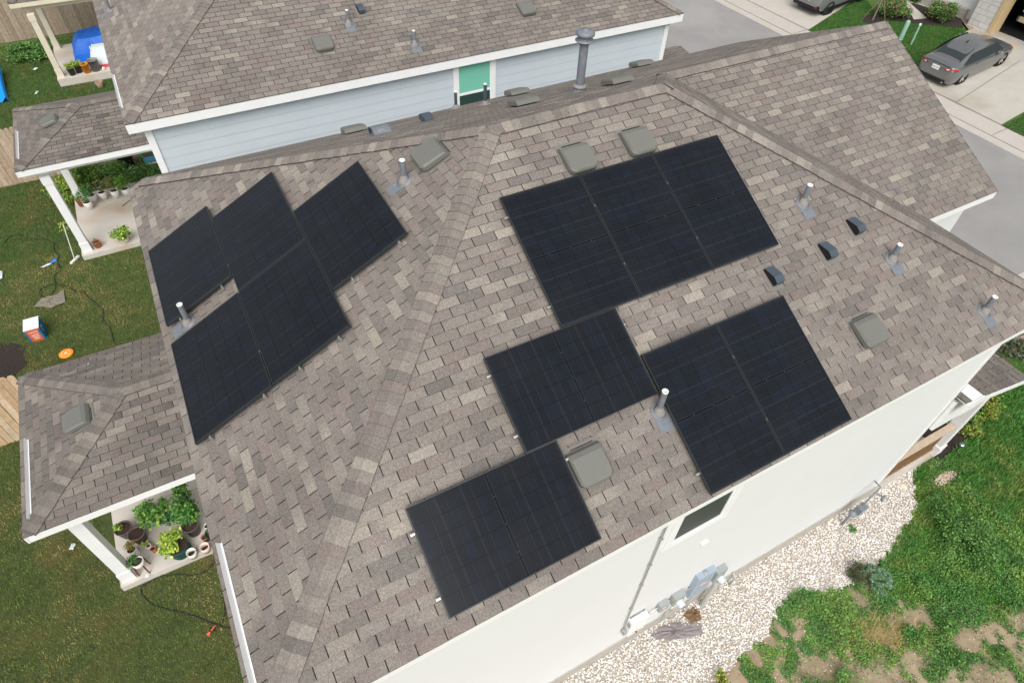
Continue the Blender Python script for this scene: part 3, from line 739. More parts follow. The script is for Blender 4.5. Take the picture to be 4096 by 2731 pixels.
# metal hood, open on its left side
t = thing('metal_hood_vent', 'painted blue grey metal hood vent behind the left ridge', 'roof vent', M=plane_M('N', -.64, 2.75))
m = MB(); prof = [(.16,0), (.12,.07), (.04,.12), (-.10,.13), (-.17,.10), (-.18,.03)]
m.add([(-.15,y,z) for y, z in prof]+[(.15,y,z) for y, z in prof], [(i, i+1, i+7, i+6) for i in range(5)], 0, None, True)
m.add([(-.151,y,z) for y, z in prof], [tuple(range(6))]); obj('hood', m, M['bluegrey'], t)
m = MB(); m.box2((.1505,-.12,.03), (.153,-.04,.10)); m.box2((-.08,-.08,.01), (.08,.08,.09)); obj('opening', m, M['black'], t)
m = MB(); m.box((0,0,.009), (.44,.48,.005)); obj('flashing', m, M['bluegrey'], t)
# tall flue
fz = -TN*1.849
t = thing('flue', 'tall blue grey metal flue with a round cap rising behind the ridge', 'chimney flue', (2.615,1.849,fz))
m = MB(); m.lathe([(.072,-.02), (.072,.80)], n=20); m.tube([(.073,.0,.12), (.073,.0,.78)], .004, 4); obj('pipe', m, M['bluegrey'], t)
m = MB(); m.lathe([(.17,-.09), (.11,.06), (.098,.10)], n=20); obj('skirt', m, M['bluegrey'], t)
m = MB(); m.lathe([(.076,.145), (.125,.115), (.125,.105), (.08,.10)], n=24); obj('collar', m, M['boot'], t)
m = MB(); m.lathe([(.08,.80), (.155,.85), (.155,.857), (.105,.865), (.105,.93)], n=28)
for k in range(9): 
    a = k*2*math.pi/9; m.box((.103*math.cos(a),.103*math.sin(a),.885), (.012,.05,.014), 1, rz=a)
m.lathe([(.105,.93), (.15,.935), (.155,.95), (.152,.985), (.12,1.005), (.05,1.012), (.05,1.03), (0,1.033)], n=28)
obj('cap', m, [M['bluegrey'], M['clip']], t)
# rain diverters: thin upstanding white strips near the eaves
def diverter(face, x, y0, y1, label, h=.06):
    mm = plane_M(face, x, (y0+y1)/2); L = abs(y1-y0)
    t = thing('rain_diverter', label, 'rain diverter', M=mm, group='white metal rain diverters')
    m = MB(); m.add([(-L/2,0,.012), (L/2,0,.012), (L/2,-.015,.012+h), (-L/2,-.015,.012+h), (-L/2,.002,.012), (L/2,.002,.012), (L/2,-.013,.013+h), (-L/2,-.013,.013+h)], [(0,1,2,3), (5,4,7,6), (3,2,6,7)])
    m.box2((-L/2,0,.0125), (L/2,.018,.0145)); obj('strip', m, M['white'], t)
    k = MB()
    n = int(L/.3)
    for i in range(n): xx = -L/2+.15+i*.3; k.box2((xx,.018,.0145), (xx+.005,.10,.0165))
    obj('nail_tab', k, M['clip'], t); return t
diverter('W', -4.57, -2.68, -4.35, 'long white strip standing on the left slope above the rear lawn')
diverter('pW', -7.43, 2.20, .60, 'white strip along the eave of the foreground rear porch roof')
diverter('nW', -4.42, 9.35, 7.72, 'white strip at the rear corner of the neighbour main roof')
diverter('npW', -7.40, 13.22, 11.68, 'white strip along the eave of the neighbour rear porch roof')
# small litter and spots on the shingles
def bit(face, x, y, label, col='clip', s=.02):
    mm = plane_M(face, x, y, .012); m = MB(); m.box((0,0,.004), (s,s*2,.006), rz=R.uniform(0,3)); m.v = [tuple(mm @ Vector(v)-mm.translation) for v in m.v]
    o = obj('metal_scrap', m, M[col]); o.location = mm.translation; return tag(o, label, 'scrap')
bit('S', 1.02, -2.5, 'small dark round mark on a pale shingle between the upper and lower panels', 'ventdark', .03)
bit('S', 2.05, -4.5, 'bright scrap at the eave under the paired upright panels', 'clip', .03)
bit('pW', -6.3, 3.1, 'pale scrap on the far side of the foreground porch roof', 'clip', .03)

# ------------------------------------------------------------------ ground and paving
def gz(x, y):
    z = GZ
    if y < -3.4 and x < 13: z = GZ+(GS-GZ)*min(1, (-3.4-y)/1.0)
    if x > 24.5: z += .1*(min(x, 31.)-24.5)
    if x > 9.5 and y < 0: z = z
    return z
def sheet(name, pts, m, dz, kind='structure', n=None):
    """polygon laid on the terrain; split at the slope break"""
    mb = MB(); vs = [(x, y, gz(x, y)+dz) for x, y in pts]; mb.poly(vs)
    o = obj(name, mb, m); o['kind'] = kind; return o
def grid(name, x0, x1, y0, y1, st, m, dz):
    xs = list(np.arange(x0, x1+1e-6, st)); ys = list(np.arange(y0, y1+1e-6, st)); mb = MB()
    mb.add([(x, y, gz(x, y)+dz) for y in ys for x in xs], [(j*len(xs)+i, j*len(xs)+i+1, (j+1)*len(xs)+i+1, (j+1)*len(xs)+i) for j in range(len(ys)-1) for i in range(len(xs)-1)])
    o = obj(name, mb, m); o['kind'] = 'structure'; return o
# one large sheet to the horizon
xs = [-400, -60, -20, -4.4, 0, 9.5, 12, 24.5, 30, 36, 60, 400]; ys = [-400, -60, -20, -8, -4.4, -3.4, 4, 16, 30, 60, 400]
gm = MB()
def gzz(x, y):
    return min(gz(x, y), GZ+1.2)
gm.add([(x, y, gzz(x, y)-.03) for y in ys for x in xs], [(j*len(xs)+i, j*len(xs)+i+1, (j+1)*len(xs)+i+1, (j+1)*len(xs)+i) for j in range(len(ys)-1) for i in range(len(xs)-1)])
struct('ground', gm, M['lawngreen'])
lw = MB(); lw.poly([(-16,-6,GZ), (-4.3,-6,GZ), (-4.3,27,GZ), (-16,27,GZ)]); struct('lawn', lw, M['lawn'])
sy = MB(); sy.poly([(-16,-13,GS), (16,-13,GS), (16,-4.3,GS), (-4.3,-4.3,GS), (-16,-4.3,GS)]); struct('side_yard', sy, M['soil'])
sg = MB(); sg.poly([(x, y, GS+.003) for x, y in [(5.35,-5.95), (6.2,-6.5), (7.0,-7.0), (7.9,-7.7), (9.2,-8.3), (11,-9.6), (16,-12.5), (16,-4.31), (9.1,-4.31), (8,-4.7), (6.9,-5.6)]]); struct('side_lawn', sg, M['lawngreen'])
# gravel bed
GV0 = [(9.02,-4.3), (8.3,-4.52), (7.95,-4.80), (7.6,-5.10), (7.1,-5.30), (6.4,-5.48), (5.9,-5.62), (5.4,-5.78), (4.9,-5.60), (4.4,-5.50), (3.9,-5.22), (3.4,-5.32), (2.9,-5.55), (2.2,-5.66), (1.5,-5.74), (.5,-5.9), (-1,-6.1), (-6,-6.4)]
GV = [(-6,-4.3)]; _r = random.Random(5)
for i_ in range(len(GV0)-1):
    (xa, ya), (xb, yb) = GV0[i_], GV0[i_+1]
    for k_ in range(6):
        f_ = k_/6; GV.append((xa+(xb-xa)*f_, ya+(yb-ya)*f_+(_r.uniform(-.05, .05) if i_ > 0 else 0)))
GV.append(GV0[-1])
gb = MB(); gb.poly([(x, y, GS+.006) for x, y in GV][::-1]); struct('gravel_bed', gb, mat('gravel_base', lin((176,166,154)), .95, noise=.3, nscale=30))
def inpoly(X, Y, P):
    ins = np.zeros(len(X), bool); n = len(P)
    for i in range(n):
        (x1, y1), (x2, y2) = P[i], P[(i+1) % n]
        c = ((y1 > Y) != (y2 > Y)) & (X < (x2-x1)*(Y-y1)/(y2-y1+1e-12)+x1); ins ^= c
    return ins
# loose stones: one mass nobody could count
ico = np.array([(0,0,1), (.894,0,.447), (.276,.851,.447), (-.724,.526,.447), (-.724,-.526,.447), (.276,-.851,.447), (.724,.526,-.447), (-.276,.851,-.447), (-.894,0,-.447), (-.276,-.851,-.447), (.724,-.526,-.447), (0,0,-1)])
icf = np.array([(0,1,2),(0,2,3),(0,3,4),(0,4,5),(0,5,1),(1,6,2),(2,7,3),(3,8,4),(4,9,5),(5,10,1),(6,7,2),(7,8,3),(8,9,4),(9,10,5),(10,6,1),(11,7,6),(11,8,7),(11,9,8),(11,10,9),(11,6,10)])
def stones(name, X, Y, Z, size, cols, squash=.55):
    n = len(X); th = NR.uniform(0, 2*np.pi, n); s = size*NR.uniform(.6, 1.25, n)
    V = ico[None]*NR.uniform(.75, 1.2, (n, 12, 1)); V = V*np.stack([s, s*NR.uniform(.6, .95, n), s*squash], 1)[:, None]
    c, si = np.cos(th)[:, None], np.sin(th)[:, None]
    x = V[..., 0]*c-V[..., 1]*si; y = V[..., 0]*si+V[..., 1]*c; V = np.stack([x, y, V[..., 2]], -1)+np.stack([X, Y, Z], 1)[:, None]
    F = (icf[None]+(np.arange(n)*12)[:, None, None]).reshape(-1, 3)
    C = np.repeat(np.array([lin(c_) for c_ in cols])[NR.integers(0, len(cols), n)]*NR.uniform(.85, 1.1, (n, 1)), 20, 0)
    o = fast(name, V.reshape(-1, 3), F, C, M['stone']); return o
cols = [(238,233,226)]*7+[(224,219,212)]*5+[(244,241,236)]*5+[(200,182,160)]*1+[(180,177,174)]*2+[(210,196,180)]*2
X = NR.uniform(-2.0, 9.0, 33000); Y = NR.uniform(-6.4, -4.47, 33000); k = inpoly(X, Y+NR.normal(0, .03, len(X)), GV)
hole = (np.hypot((X-1.86)/.16, (Y+4.66)/.14) < 1) | inpoly(X, Y, [(.95,-4.60), (1.45,-4.60), (1.62,-4.74), (1.88,-4.9), (1.80,-5.02), (1.2,-4.82)])
k &= ~(hole & (NR.uniform(0, 1, len(X)) > .06))
X, Y = X[k], Y[k]; tag(stones('gravel', X, Y, np.full(len(X), GS+.012)+NR.uniform(0, .014, len(X)), .0185, cols), 'white and cream gravel along the foot of the white wall', 'gravel', kind='stuff')
X = np.concatenate([NR.normal(8.75, .22, 500), NR.normal(8.9, .16, 160), NR.uniform(3.5, 8.5, 500), NR.uniform(2.0, 3.8, 260)]); Y = np.concatenate([NR.normal(-4.98, .085, 500), NR.normal(-4.62, .06, 160), NR.uniform(-8.6, -6.3, 500), NR.uniform(-6.6, -5.75, 260)])
tag(stones('loose_stones', X, Y, np.full(len(X), GS+.008), .015, [(216,196,176), (190,160,134), (230,220,206)]), 'pale stones scattered over the bare soil and grass of the side yard', 'stones', kind='stuff')

# ---- grass and weeds
def blades(name, X, Y, Z, h, w, cols, lean=.7):
    n = len(X); a = NR.uniform(0, 2*np.pi, n); hh = h*NR.uniform(.6, 1.3, n); l = NR.uniform(.1, lean, n)*hh; ww = w*NR.uniform(.7, 1.3, n)
    b = a+NR.uniform(-1, 1, n)+np.pi/2
    p0 = np.stack([X-np.cos(b)*ww/2, Y-np.sin(b)*ww/2, Z], 1); p1 = np.stack([X+np.cos(b)*ww/2, Y+np.sin(b)*ww/2, Z], 1)
    tp = np.stack([X+np.cos(a)*l, Y+np.sin(a)*l, Z+hh], 1)
    V = np.stack([p0, p1, tp], 1).reshape(-1, 3); F = np.arange(3*n).reshape(-1, 3)
    C = cols*(.55+1.1*NR.uniform(0, 1, (n, 1))**1.4); return fast(name, V, F, C, M['grassblade'])
def vnoise(X, Y, sc, seed):
    r = np.random.default_rng(seed); g = r.uniform(0, 1, (64, 64)); x = X/sc+31.3; y = Y/sc+17.7
    i, j = np.floor(x).astype(int), np.floor(y).astype(int); fx, fy = x-i, y-j; fx = fx*fx*(3-2*fx); fy = fy*fy*(3-2*fy)
    G = lambda a, b: g[a % 64, b % 64]
    return (G(i, j)*(1-fx)+G(i+1, j)*fx)*(1-fy)+(G(i, j+1)*(1-fx)+G(i+1, j+1)*fx)*fy
def lawncol(X, Y, cg, cb, seed, bias=.5, soft=.22):
    t = .45*vnoise(X, Y, .9, seed)+.40*vnoise(X, Y, .22, seed+1)+.15*NR.uniform(0, 1, len(X))
    t = np.clip((t-bias)/soft+.5, 0, 1)[:, None]
    return np.array(lin(cg))*(1-t)+np.array(lin(cb))*t
# rear lawn
def scatter(x0, x1, y0, y1, dens):
    n = int((x1-x0)*(y1-y0)*dens); return NR.uniform(x0, x1, n), NR.uniform(y0, y1, n)
SL = [(-7.32,.62,-4.3,3.66), (-7.22,11.15,-4.1,14.5), (-7.2,22.86,-4.1,26.4)]
def lawn_clip(X, Y):
    k = np.ones(len(X), bool)
    for a, b, c, d_ in SL: k &= ~((X > a) & (X < c) & (Y > b) & (Y < d_))
    k &= ~((np.hypot((X+9.15)/.36, (Y-7.9)/.68)+.7*(vnoise(X, Y, .16, 77)-.5) < 1)); return k
X, Y = scatter(-9.7, -4.6, -3.2, 12, 1900); k = lawn_clip(X, Y); k &= ~((X > -7.5) & (Y > 1) & (Y < 7)); X, Y = X[k], Y[k]
C = lawncol(X, Y, (104,126,60), (158,148,90), 3, .57); tag(blades('lawn_grass', X, Y, np.full(len(X), GZ), .045, .010, C), 'patchy green and brown lawn grass behind the houses', 'grass', kind='stuff')
X, Y = scatter(-9.6, -4.6, 12, 28, 1100); k = lawn_clip(X, Y); X, Y = X[k], Y[k]
C = lawncol(X, Y, (74,114,48), (116,120,64), 5, .64); tag(blades('lawn_grass', X, Y, np.full(len(X), GZ), .06, .013, C), 'greener lawn grass behind the neighbouring porches', 'grass', kind='stuff')

LEAFV = np.array([(-.5,0,0), (0,-.32,.06), (.5,0,0), (0,.32,.06)])
def leafmesh(name, ctr, size, cols, parent=None, flat=.6, elong=1.):
    """ctr (n,3) leaf centres -> one mesh of small bent leaves"""
    n = len(ctr); q = NR.normal(0, 1, (n, 3)); nrm = np.stack([q[:, 0]*(1-flat), q[:, 1]*(1-flat), np.abs(q[:, 2])*flat+.25], 1); nrm /= np.linalg.norm(nrm, axis=1)[:, None]
    a = NR.normal(0, 1, (n, 3)); u = np.cross(nrm, a); u /= np.linalg.norm(u, axis=1)[:, None]; w = np.cross(nrm, u)
    s = (size*NR.uniform(.6, 1.3, n))[:, None]
    V = np.stack([ctr+u*s*lv[0]*elong+w*s*lv[1]*1.6/max(1, elong*.8)+nrm*s*lv[2] for lv in LEAFV], 1).reshape(-1, 3)
    F = np.arange(4*n).reshape(-1, 4); C = cols if cols.ndim == 2 and len(cols) == n else np.repeat(cols[None], n, 0)
    return fast(name, V, F, C*NR.uniform(.65, 1.3, (n, 1)), M['leaf'], parent)
def clumpy(n, r, h, k=14, sp=.35):
    """points in clumps through an uneven dome of radius r and height h"""
    cc = NR.normal(0, 1, (k, 3)); cc /= np.linalg.norm(cc, axis=1)[:, None]; cc *= NR.uniform(.35, 1., (k, 1))**.5
    cc = cc*np.array([r, r, h*.5])+np.array([0, 0, h*.55])
    p = cc[NR.integers(0, k, n)]+NR.normal(0, 1, (n, 3))*np.array([r, r, h*.6])*sp*.55
    p[:, 2] = np.abs(p[:, 2]); return p
def palette(n, cs, w=None):
    c = np.array([lin(x) for x in cs]); return c[NR.choice(len(cs), n, p=w)]
GREENS = [(78,122,54), (62,106,48), (98,142,64), (116,156,74), (54,92,42)]
def shrub(name, x, y, r, h, n, size, label, cat='shrub', cs=GREENS, base=None, group=None, stems=5, elong=1., k=14, flat=.6):
    z = gz(x, y) if base is None else base
    t = thing(name, label, cat, (x, y, z), 0, group); p = clumpy(n, r, h, k)
    leafmesh('leaves', p, size, palette(n, cs), t, flat, elong)
    m = MB()
    for i in range(stems):
        a = i*2*math.pi/stems+R.uniform(-.4, .4); q = r*R.uniform(.3, .8); m.tube([(0,0,-.02), (q*.4*math.cos(a), q*.4*math.sin(a), h*.4), (q*math.cos(a), q*math.sin(a), h*R.uniform(.6,.95))], [.008,.005,.002], 5)
    obj('stem', m, M['bark'], t); return t
# side yard: weeds and grass, an uncountable mass
def lawnline(X, Y): return Y > -6.05-.62*(X-5.3)+.35*(vnoise(X, Y, .5, 21)-.5)
X, Y = scatter(5.0, 15.5, -10.5, -2.2, 3000); k = lawnline(X, Y) & ~inpoly(X, Y, GV) & (X+Y*.0 > 5.3)
k &= ~((X < 9.2) & (Y > -4.5)); k &= ~((np.hypot((X-8.75)/.36, (Y+4.98)/.13) < 1)); k &= ~inpoly(X, Y, [(9.03,-4.62), (9.03,-2.1), (12.2,-3.4), (11.6,-4.2), (10.2,-4.52)]); k &= ~((X > 13.7) & (Y > -3.75))
X, Y = X[k], Y[k]; C = lawncol(X, Y, (88,138,62), (130,150,78), 9, .60)
tag(blades('side_grass', X, Y, np.full(len(X), GS), .08, .02, C, .9), 'thick green grass and clover beyond the gravel on the right', 'grass', kind='stuff')
BARE = [(5.55,-6.64,.40,-.2,-.17,-.13), (6.35,-7.45,.5,-.25,-.2,-.16), (3.29,-6.45,.42,-.22,-.2,-.2), (4.84,-7.15,.38,-.2,-.2,-.16), (4.69,-6.62,.2,-.11,-.12,-.1), (5.83,-7.98,.6,-.3,-.2,-.16), (2.78,-5.66,.25,-.13,-.09,-.09), (6.9,-8.1,.4,-.2,-.25,-.2), (4.0,-7.2,.5,-.25,-.22,-.22), (2.5,-6.5,.5,-.2,-.2,-.25), (5.1,-7.75,.45,-.22,-.15,-.12), (7.3,-7.75,.35,-.2,-.15,-.12)]
def bare(X, Y):
    d = np.full(len(X), 9.)
    for cx, cy, ux, uy, vx, vy in BARE:
        det = ux*vy-uy*vx; dx, dy = X-cx, Y-cy; a_ = (dx*vy-dy*vx)/det; b_ = (ux*dy-uy*dx)/det; d = np.minimum(d, np.hypot(a_, b_))
    return d
X, Y = scatter(2.0, 9.0, -9.2, -5.1, 7500)
nzz = vnoise(X, Y, .16, 31); big = vnoise(X, Y, .45, 33)
k = ~inpoly(X, Y, GV) & ((bare(X, Y)*1.0+1.1*(nzz-.5)+NR.normal(0, .22, len(X)) > 1.0) | (NR.uniform(0, 1, len(X)) < .03)) & ((nzz*.6+big*.4+NR.normal(0, .05, len(X))) > .27)
k &= ~((Y > -5.25) & (X < 3.7)); X, Y, nzz, big = X[k], Y[k], nzz[k], big[k]
Z = GS+NR.uniform(.0, 1, len(X))*(.03+.42*np.clip(big-.3, 0, 1)*np.clip(nzz+.2, 0, 1)); P = np.stack([X, Y, Z], 1)
tcol = np.clip((vnoise(X, Y, .3, 41)-.35)/.3, 0, 1)[:, None]; Cc = palette(len(X), [(80,128,60), (68,114,52), (98,144,70)])*(1-tcol)+palette(len(X), [(112,150,70), (128,160,78), (94,136,62)])*tcol
tag(leafmesh('weeds', P, .028, Cc, None, .5), 'low leafy weeds spreading over the soil beside the gravel', 'weeds', kind='stuff')
# dry grass wisps
X = np.concatenate([NR.normal(4.55, .3, 900), NR.normal(4.9, .25, 500)]); Y = np.concatenate([NR.normal(-6.45, .16, 900), NR.normal(-6.75, .12, 500)])
tag(blades('dry_grass', X, Y, np.full(len(X), GS+.05), .09, .006, np.repeat(np.array([lin((176,158,100))]), len(X), 0), 2.4), 'straw coloured dry grass lying among the weeds', 'grass', kind='stuff')
# single plants of the side yard
t = thing('rosette_shrub', 'blue green shrub of whorled rosettes at the edge of the gravel', 'shrub', (5.42,-5.84,GS)); P = []; C = []
for i in range(110):
    a = R.uniform(0, 2*math.pi); rr_ = .30*math.sqrt(R.random()); cx, cy = rr_*math.cos(a), rr_*math.sin(a); cz = .34*math.sqrt(max(.05, 1-(rr_/.34)**2))
    for j in range(34):
        b_ = R.uniform(0, 2*math.pi); q = R.uniform(.008, .034); P.append((cx+q*math.cos(b_), cy+q*math.sin(b_), cz-q*.7)); C.append(lin(R.choice([(88,128,92), (110,148,110), (148,180,144), (66,102,72)])))
leafmesh('leaves', np.array(P), .02, np.array(C), t, .45, 1.6)
m = MB()
for i in range(14): a = i*.45; m.tube([(0,0,0), (.2*math.cos(a), .2*math.sin(a), .26)], .006, 5)
obj('stem', m, M['bark'], t)
shrub('olive_shrub', 5.17, -5.62, .21, .30, 2600, .022, 'dull olive shrub hugging the left of the blue green rosette shrub', cs=[(92,100,66), (76,86,54), (108,112,80)], elong=2.2, flat=.2)
shrub('bushy_weed', 7.75, -6.05, .55, .42, 9000, .034, 'broad bushy weed in the green area right of the gravel', k=26)
shrub('small_weed', 5.92, -4.84, .07, .10, 420, .02, 'small bright green weed at the foot of the grey gas riser', cs=[(70,134,44), (96,154,60)])
shrub('flowering_weed', 1.57, -5.86, .20, .20, 1200, .03, 'yellow flowered weed at the bottom edge of the gravel', cs=[(86,122,54), (64,104,46), (206,188,50)])
for i, (cx_, cy_) in enumerate([(5.2,-6.84), (5.92,-7.1), (5.5,-7.52)]):
    shrub('weed_tuft', cx_, cy_, .17, .18, 1500, .026, ['round weed tuft left of the bare soil patch, the nearest to the rosette shrub', 'round weed tuft alone in the bare soil patch at the lower right', 'lower weed tuft near the bottom edge between bare patches'][i], cs=GREENS, group='round weed tufts on the bare soil')
for i, (x, y, r_, h_, lb) in enumerate([(10.45,-3.95,.42,.7,'dark leaved shrub behind the front porch railing'), (11.1,-4.1,.34,.5,'yellow green shrub in the mulch beyond the front porch, the farther one'), (10.3,-4.28,.26,.42,'yellow green shrub in the mulch close to the front porch post')]):
    shrub('mulch_shrub', x, y, r_, h_, 2600, .05, lb, cs=GREENS if i == 0 else [(120,134,50), (96,124,46), (146,146,60), (74,106,44)], group='shrubs beside the front porch')
shrub('front_bush', 13.55, -3.05, .75, .9, 2600, .07, 'loose bush over pale paving past the front porch roof', cs=[(54,80,48), (70,96,60), (120,92,78)])
sheet('mulch_bed', [(9.03,-4.62), (9.03,-2.1), (12.2,-3.4), (11.6,-4.2), (10.2,-4.52)], M['mulch'], .012)
sheet('front_path', [(13.6,-3.7), (22,-4.2), (22,-1.5), (13.4,-1.5)], M['walk'], .02)
# street side: asphalt, kerbs, pavement, driveways
sheet('street', [(15.8,-60), (23.1,-60), (23.35,60), (15.8+.3,60)], M['asphalt'], .004)
def strip(name, x0, x1, y0, y1, z0, z1, m, sk=.0022):
    mb = MB(); f = lambda x, y: x+sk*(y-5)
    a = [(f(x0,y0),y0), (f(x1,y0),y0), (f(x1,y1),y1), (f(x0,y1),y1)]
    mb.ext([(x, y, z0) for x, y in a], (0,0,z1-z0)); return struct(name, mb, m)
strip('gutter', 23.1, 23.55, -30, 40, GZ-.02, GZ+.012, M['walk'])
strip('sidewalk', 23.56, 24.60, -30, 40, GZ-.02, GZ+.05, M['walk'])
def ramp(name, pts, m, dz): return sheet(name, pts, m, dz)
ramp('driveway', [(24.62,4.35), (31.6,4.9), (31.6,10.2), (30.4,10.2), (24.62,8.9)], M['drive'], .02)
ramp('driveway', [(24.62,14.45), (24.9,14.5), (29.5,15.7), (36,16.4), (36,24), (24.7,24)], M['walk'], .02)
jm = MB()
def joint(x0, y0, x1, y1, dz=.026, w=.02):
    d = Vector((x1-x0, y1-y0, 0)).normalized(); n = Vector((-d.y, d.x, 0))*w/2
    p = [(x0, y0), (x1, y1)]; q = [Vector((x, y, gz(x, y)+dz)) for x, y in p]
    jm.poly([q[0]-n, q[1]-n, q[1]+n, q[0]+n])
joint(24.64, 6.35, 31.5, 7.4); joint(24.64, -10, 24.66, 24.0, .052, .03); joint(26.9, 14.9, 26.9, 24)
for y in (-1.3, 4.0, 9.2, 14.4, 19.6): joint(23.6, y, 24.6, y+.05, .054)
struct('paving_joints', jm, M['joint'])
# front lawn across the street, green and tidy
fl = [(24.64,8.95), (30.4,10.2), (30.4,10.5), (28.2,13.2), (29.6,15.6), (24.75,14.4)]
sheet('front_lawn', fl, M['lawngreen'], .012)
X, Y = scatter(24.6, 30.6, 8.9, 15.7, 1500); k = inpoly(X, Y, fl) & ~(np.hypot(X-27.9, (Y-13.5)*1.0) < .5); X, Y = X[k], Y[k]
Z = GZ+.1*(X-24.5)+.01; C = lawncol(X, Y, (48,96,34), (66,110,44), 12, .5)
tag(blades('front_grass', X, Y, Z, .06, .016, C, .6), 'lush mown grass between the two driveways across the street', 'grass', kind='stuff')
fl2 = [(24.66,-4), (31,-4), (31,4.7), (24.66,4.25)]
sheet('front_lawn', fl2, M['lawngreen'], .012)
X, Y = scatter(24.6, 28.5, 0, 4.7, 1300); k = inpoly(X, Y, fl2); X, Y = X[k], Y[k]
tag(blades('front_grass', X, Y, GZ+.1*(X-24.5)+.01, .06, .016, lawncol(X, Y, (48,96,34), (66,110,44), 14, .5), .6), 'corner of mown grass at the right edge beyond the sedan driveway', 'grass', kind='stuff')
sheet('mulch_bed', [(28.2,13.2), (30.4,10.45), (31.3,11.2), (30.9,13.6), (29.2,14.4)], M['mulch'], .016)
sheet('mulch_bed', [(27.9+.55*math.cos(a*.524), 13.5+.5*math.sin(a*.524)) for a in range(12)], M['mulch'], .020)
sheet('front_path', [(29.4,12.35), (29.95,12.1), (33.6,14.6), (33.0,16.2), (31,14.4)], M['walk'], .026)
sheet('gravel_bed', [(30.45,10.15), (32.9,9.6), (32.9,11.4), (31.3,11.3)], mat('brown_gravel', lin((150,128,110)), .95, noise=.5, nscale=30), .02)
tr = thing('young_tree', 'thin young tree trunk rising from a dark mulch ring across the street', 'tree', (27.87,13.44,gz(27.87,13.44)))
m = MB(); m.tube([(0,0,0), (.25,.1,1.6), (.75,.45,3.6)], [.045,.035,.03], 8); obj('trunk', m, M['bark'], tr)
P_ = clumpy(1500, .9, 1.8, 18)+np.array([.8,.5,3.6]); leafmesh('crown', P_, .09, palette(1500, GREENS), tr)
for a in (.8, 2.9, 5.0):
    m = MB(); m.tube([(.75*math.cos(a), .6*math.sin(a), 0), (.14*math.cos(a)+.12, .12*math.sin(a)+.05, .9)], .014, 5); obj('stake', m, M['bark'], tr)
for i, (x, y, r_, h_, cs, lb) in enumerate([(29.0,13.35,.8,.75,GREENS[:4]+[(150,100,92)],'reddish green bush beside the young tree across the street'), (30.3,11.75,.62,.75,GREENS+[(140,80,80)],'rounded bush between the front walk and the stone column'), (31.3,13.9,.6,.7,[(70,110,40), (92,130,48), (50,86,36)],'green bush at the top edge beside the front walk')]):
    shrub('front_bush', x, y, r_, h_, 5200, .06, lb, cs=cs, base=gz(x, y), group='bushes by the house across the street', k=22)
# utility pedestals
t = thing('utility_pedestal', 'pale green round topped utility pedestal on the front grass', 'utility post', (27.29,11.33,-7.63)); m = MB(); m.lathe([(.105,0), (.10,.78), (.09,.84), (.05,.88), (0,.89)], n=18); obj('cover', m, M['utility'], t)
m = MB(); m.lathe([(.13,0), (.13,.05), (.106,.06)], n=18); obj('base', m, M['utility'], t)
t = thing('marker_post', 'slim white marker post right of the pale green pedestal', 'utility post', (27.26,10.72,-7.63)); m = MB(); m.lathe([(.045,0), (.044,.90)], n=14); obj('tube', m, M['utility'], t)
m = MB(); m.lathe([(.052,.88), (.052,.94), (.04,.955), (0,.96)], n=14); obj('cap', m, M['pvcwhite'], t)

# ---- house across the street (its corner shows)
sh = thing('house', 'house across the street with a white stone column, open garage and front porch', 'house', (31,10,gz(31,10)))
gzh = gz(31, 10)
def stonecol(x0, x1, y0, y1, z0, z1):
    mb = MB(); mb.box2((x0+.02,y0+.02,z0), (x1-.02,y1-.02,z1), 0, lin((176,168,158)))
    z = z0; k_ = 0
    while z < z1:
        hh = R.choice((.16,.22,.28)); hh = min(hh, z1-z)
        for face in ('w', 's', 'n'):
            a, b_ = (y0, y1) if face == 'w' else (x0, x1); q = a
            while q < b_-.02:
                ww = min(R.uniform(.22,.55), b_-q);
                if b_-q-ww < .12: ww = b_-q
                kk = R.uniform(.94, 1.04); c = tuple(v*kk for v in lin((206,203,198))); pr_ = R.uniform(.0, .012)
                if face == 'w': mb.box2((x0-pr_,q+.006,z+.006), (x0+.03,q+ww-.006,z+hh-.006), 0, c)
                elif face == 's': mb.box2((q+.006,y0-pr_,z+.006), (q+ww-.006,y0+.03,z+hh-.006), 0, c)
                else: mb.box2((q+.006,y1-.03,z+.006), (q+ww-.006,y1+pr_,z+hh-.006), 0, c)
                q += ww
        z += hh
    return mb
part('stone_column', stonecol(30.9, 31.5, 9.62, 10.62, gzh-.2, gzh+3.6), M['limestone'], sh)
m = MB(); m.box2((30.86,9.42,gzh-.1), (31.52,9.60,gzh+2.75)); m.box2((30.86,3.6,gzh+2.76), (31.52,9.60,gzh+2.95)); part('garage_trim', m, M['beige'], sh)
m = MB(); m.box2((30.9,3.3,gzh+2.96), (31.4,9.61,gzh+4.2)); m.box2((31.52,10.63,gzh-.1), (40,16,gzh+3.4)); part('wall', m, M['wall'], sh)
m = MB(); m.box2((38,3,gzh-.1), (38.1,10.5,gzh+3)); m.box2((31.53,10.5,gzh-.1), (38,10.6,gzh+2.9)); m.box2((31.53,3.0,gzh-.1), (38,3.1,gzh+2.9)); m.box2((31.53,3.0,gzh+2.9), (38,10.6,gzh+2.98)); m.box2((31.53,3.1,gzh+.0), (38,10.5,gzh+.03)); part('garage_interior', m, M['dark'], sh)
m = MB(); m.box2((31.5,10.64,gzh+.06), (34.2,12.4,gzh+.62)); 
m2 = MB(); m2.box2((31.25,11.15,gzh-.3), (35,14.5,gzh+.42)); part('porch_slab', m2, M['foundation'], sh)
m = MB(); m.box2((31.9,11.45,gzh+.43), (32.1,11.65,gzh+3.2)); m.box2((31.86,11.41,gzh+.425), (32.14,11.69,gzh+.72)); part('porch_post', m, M['white'], sh)
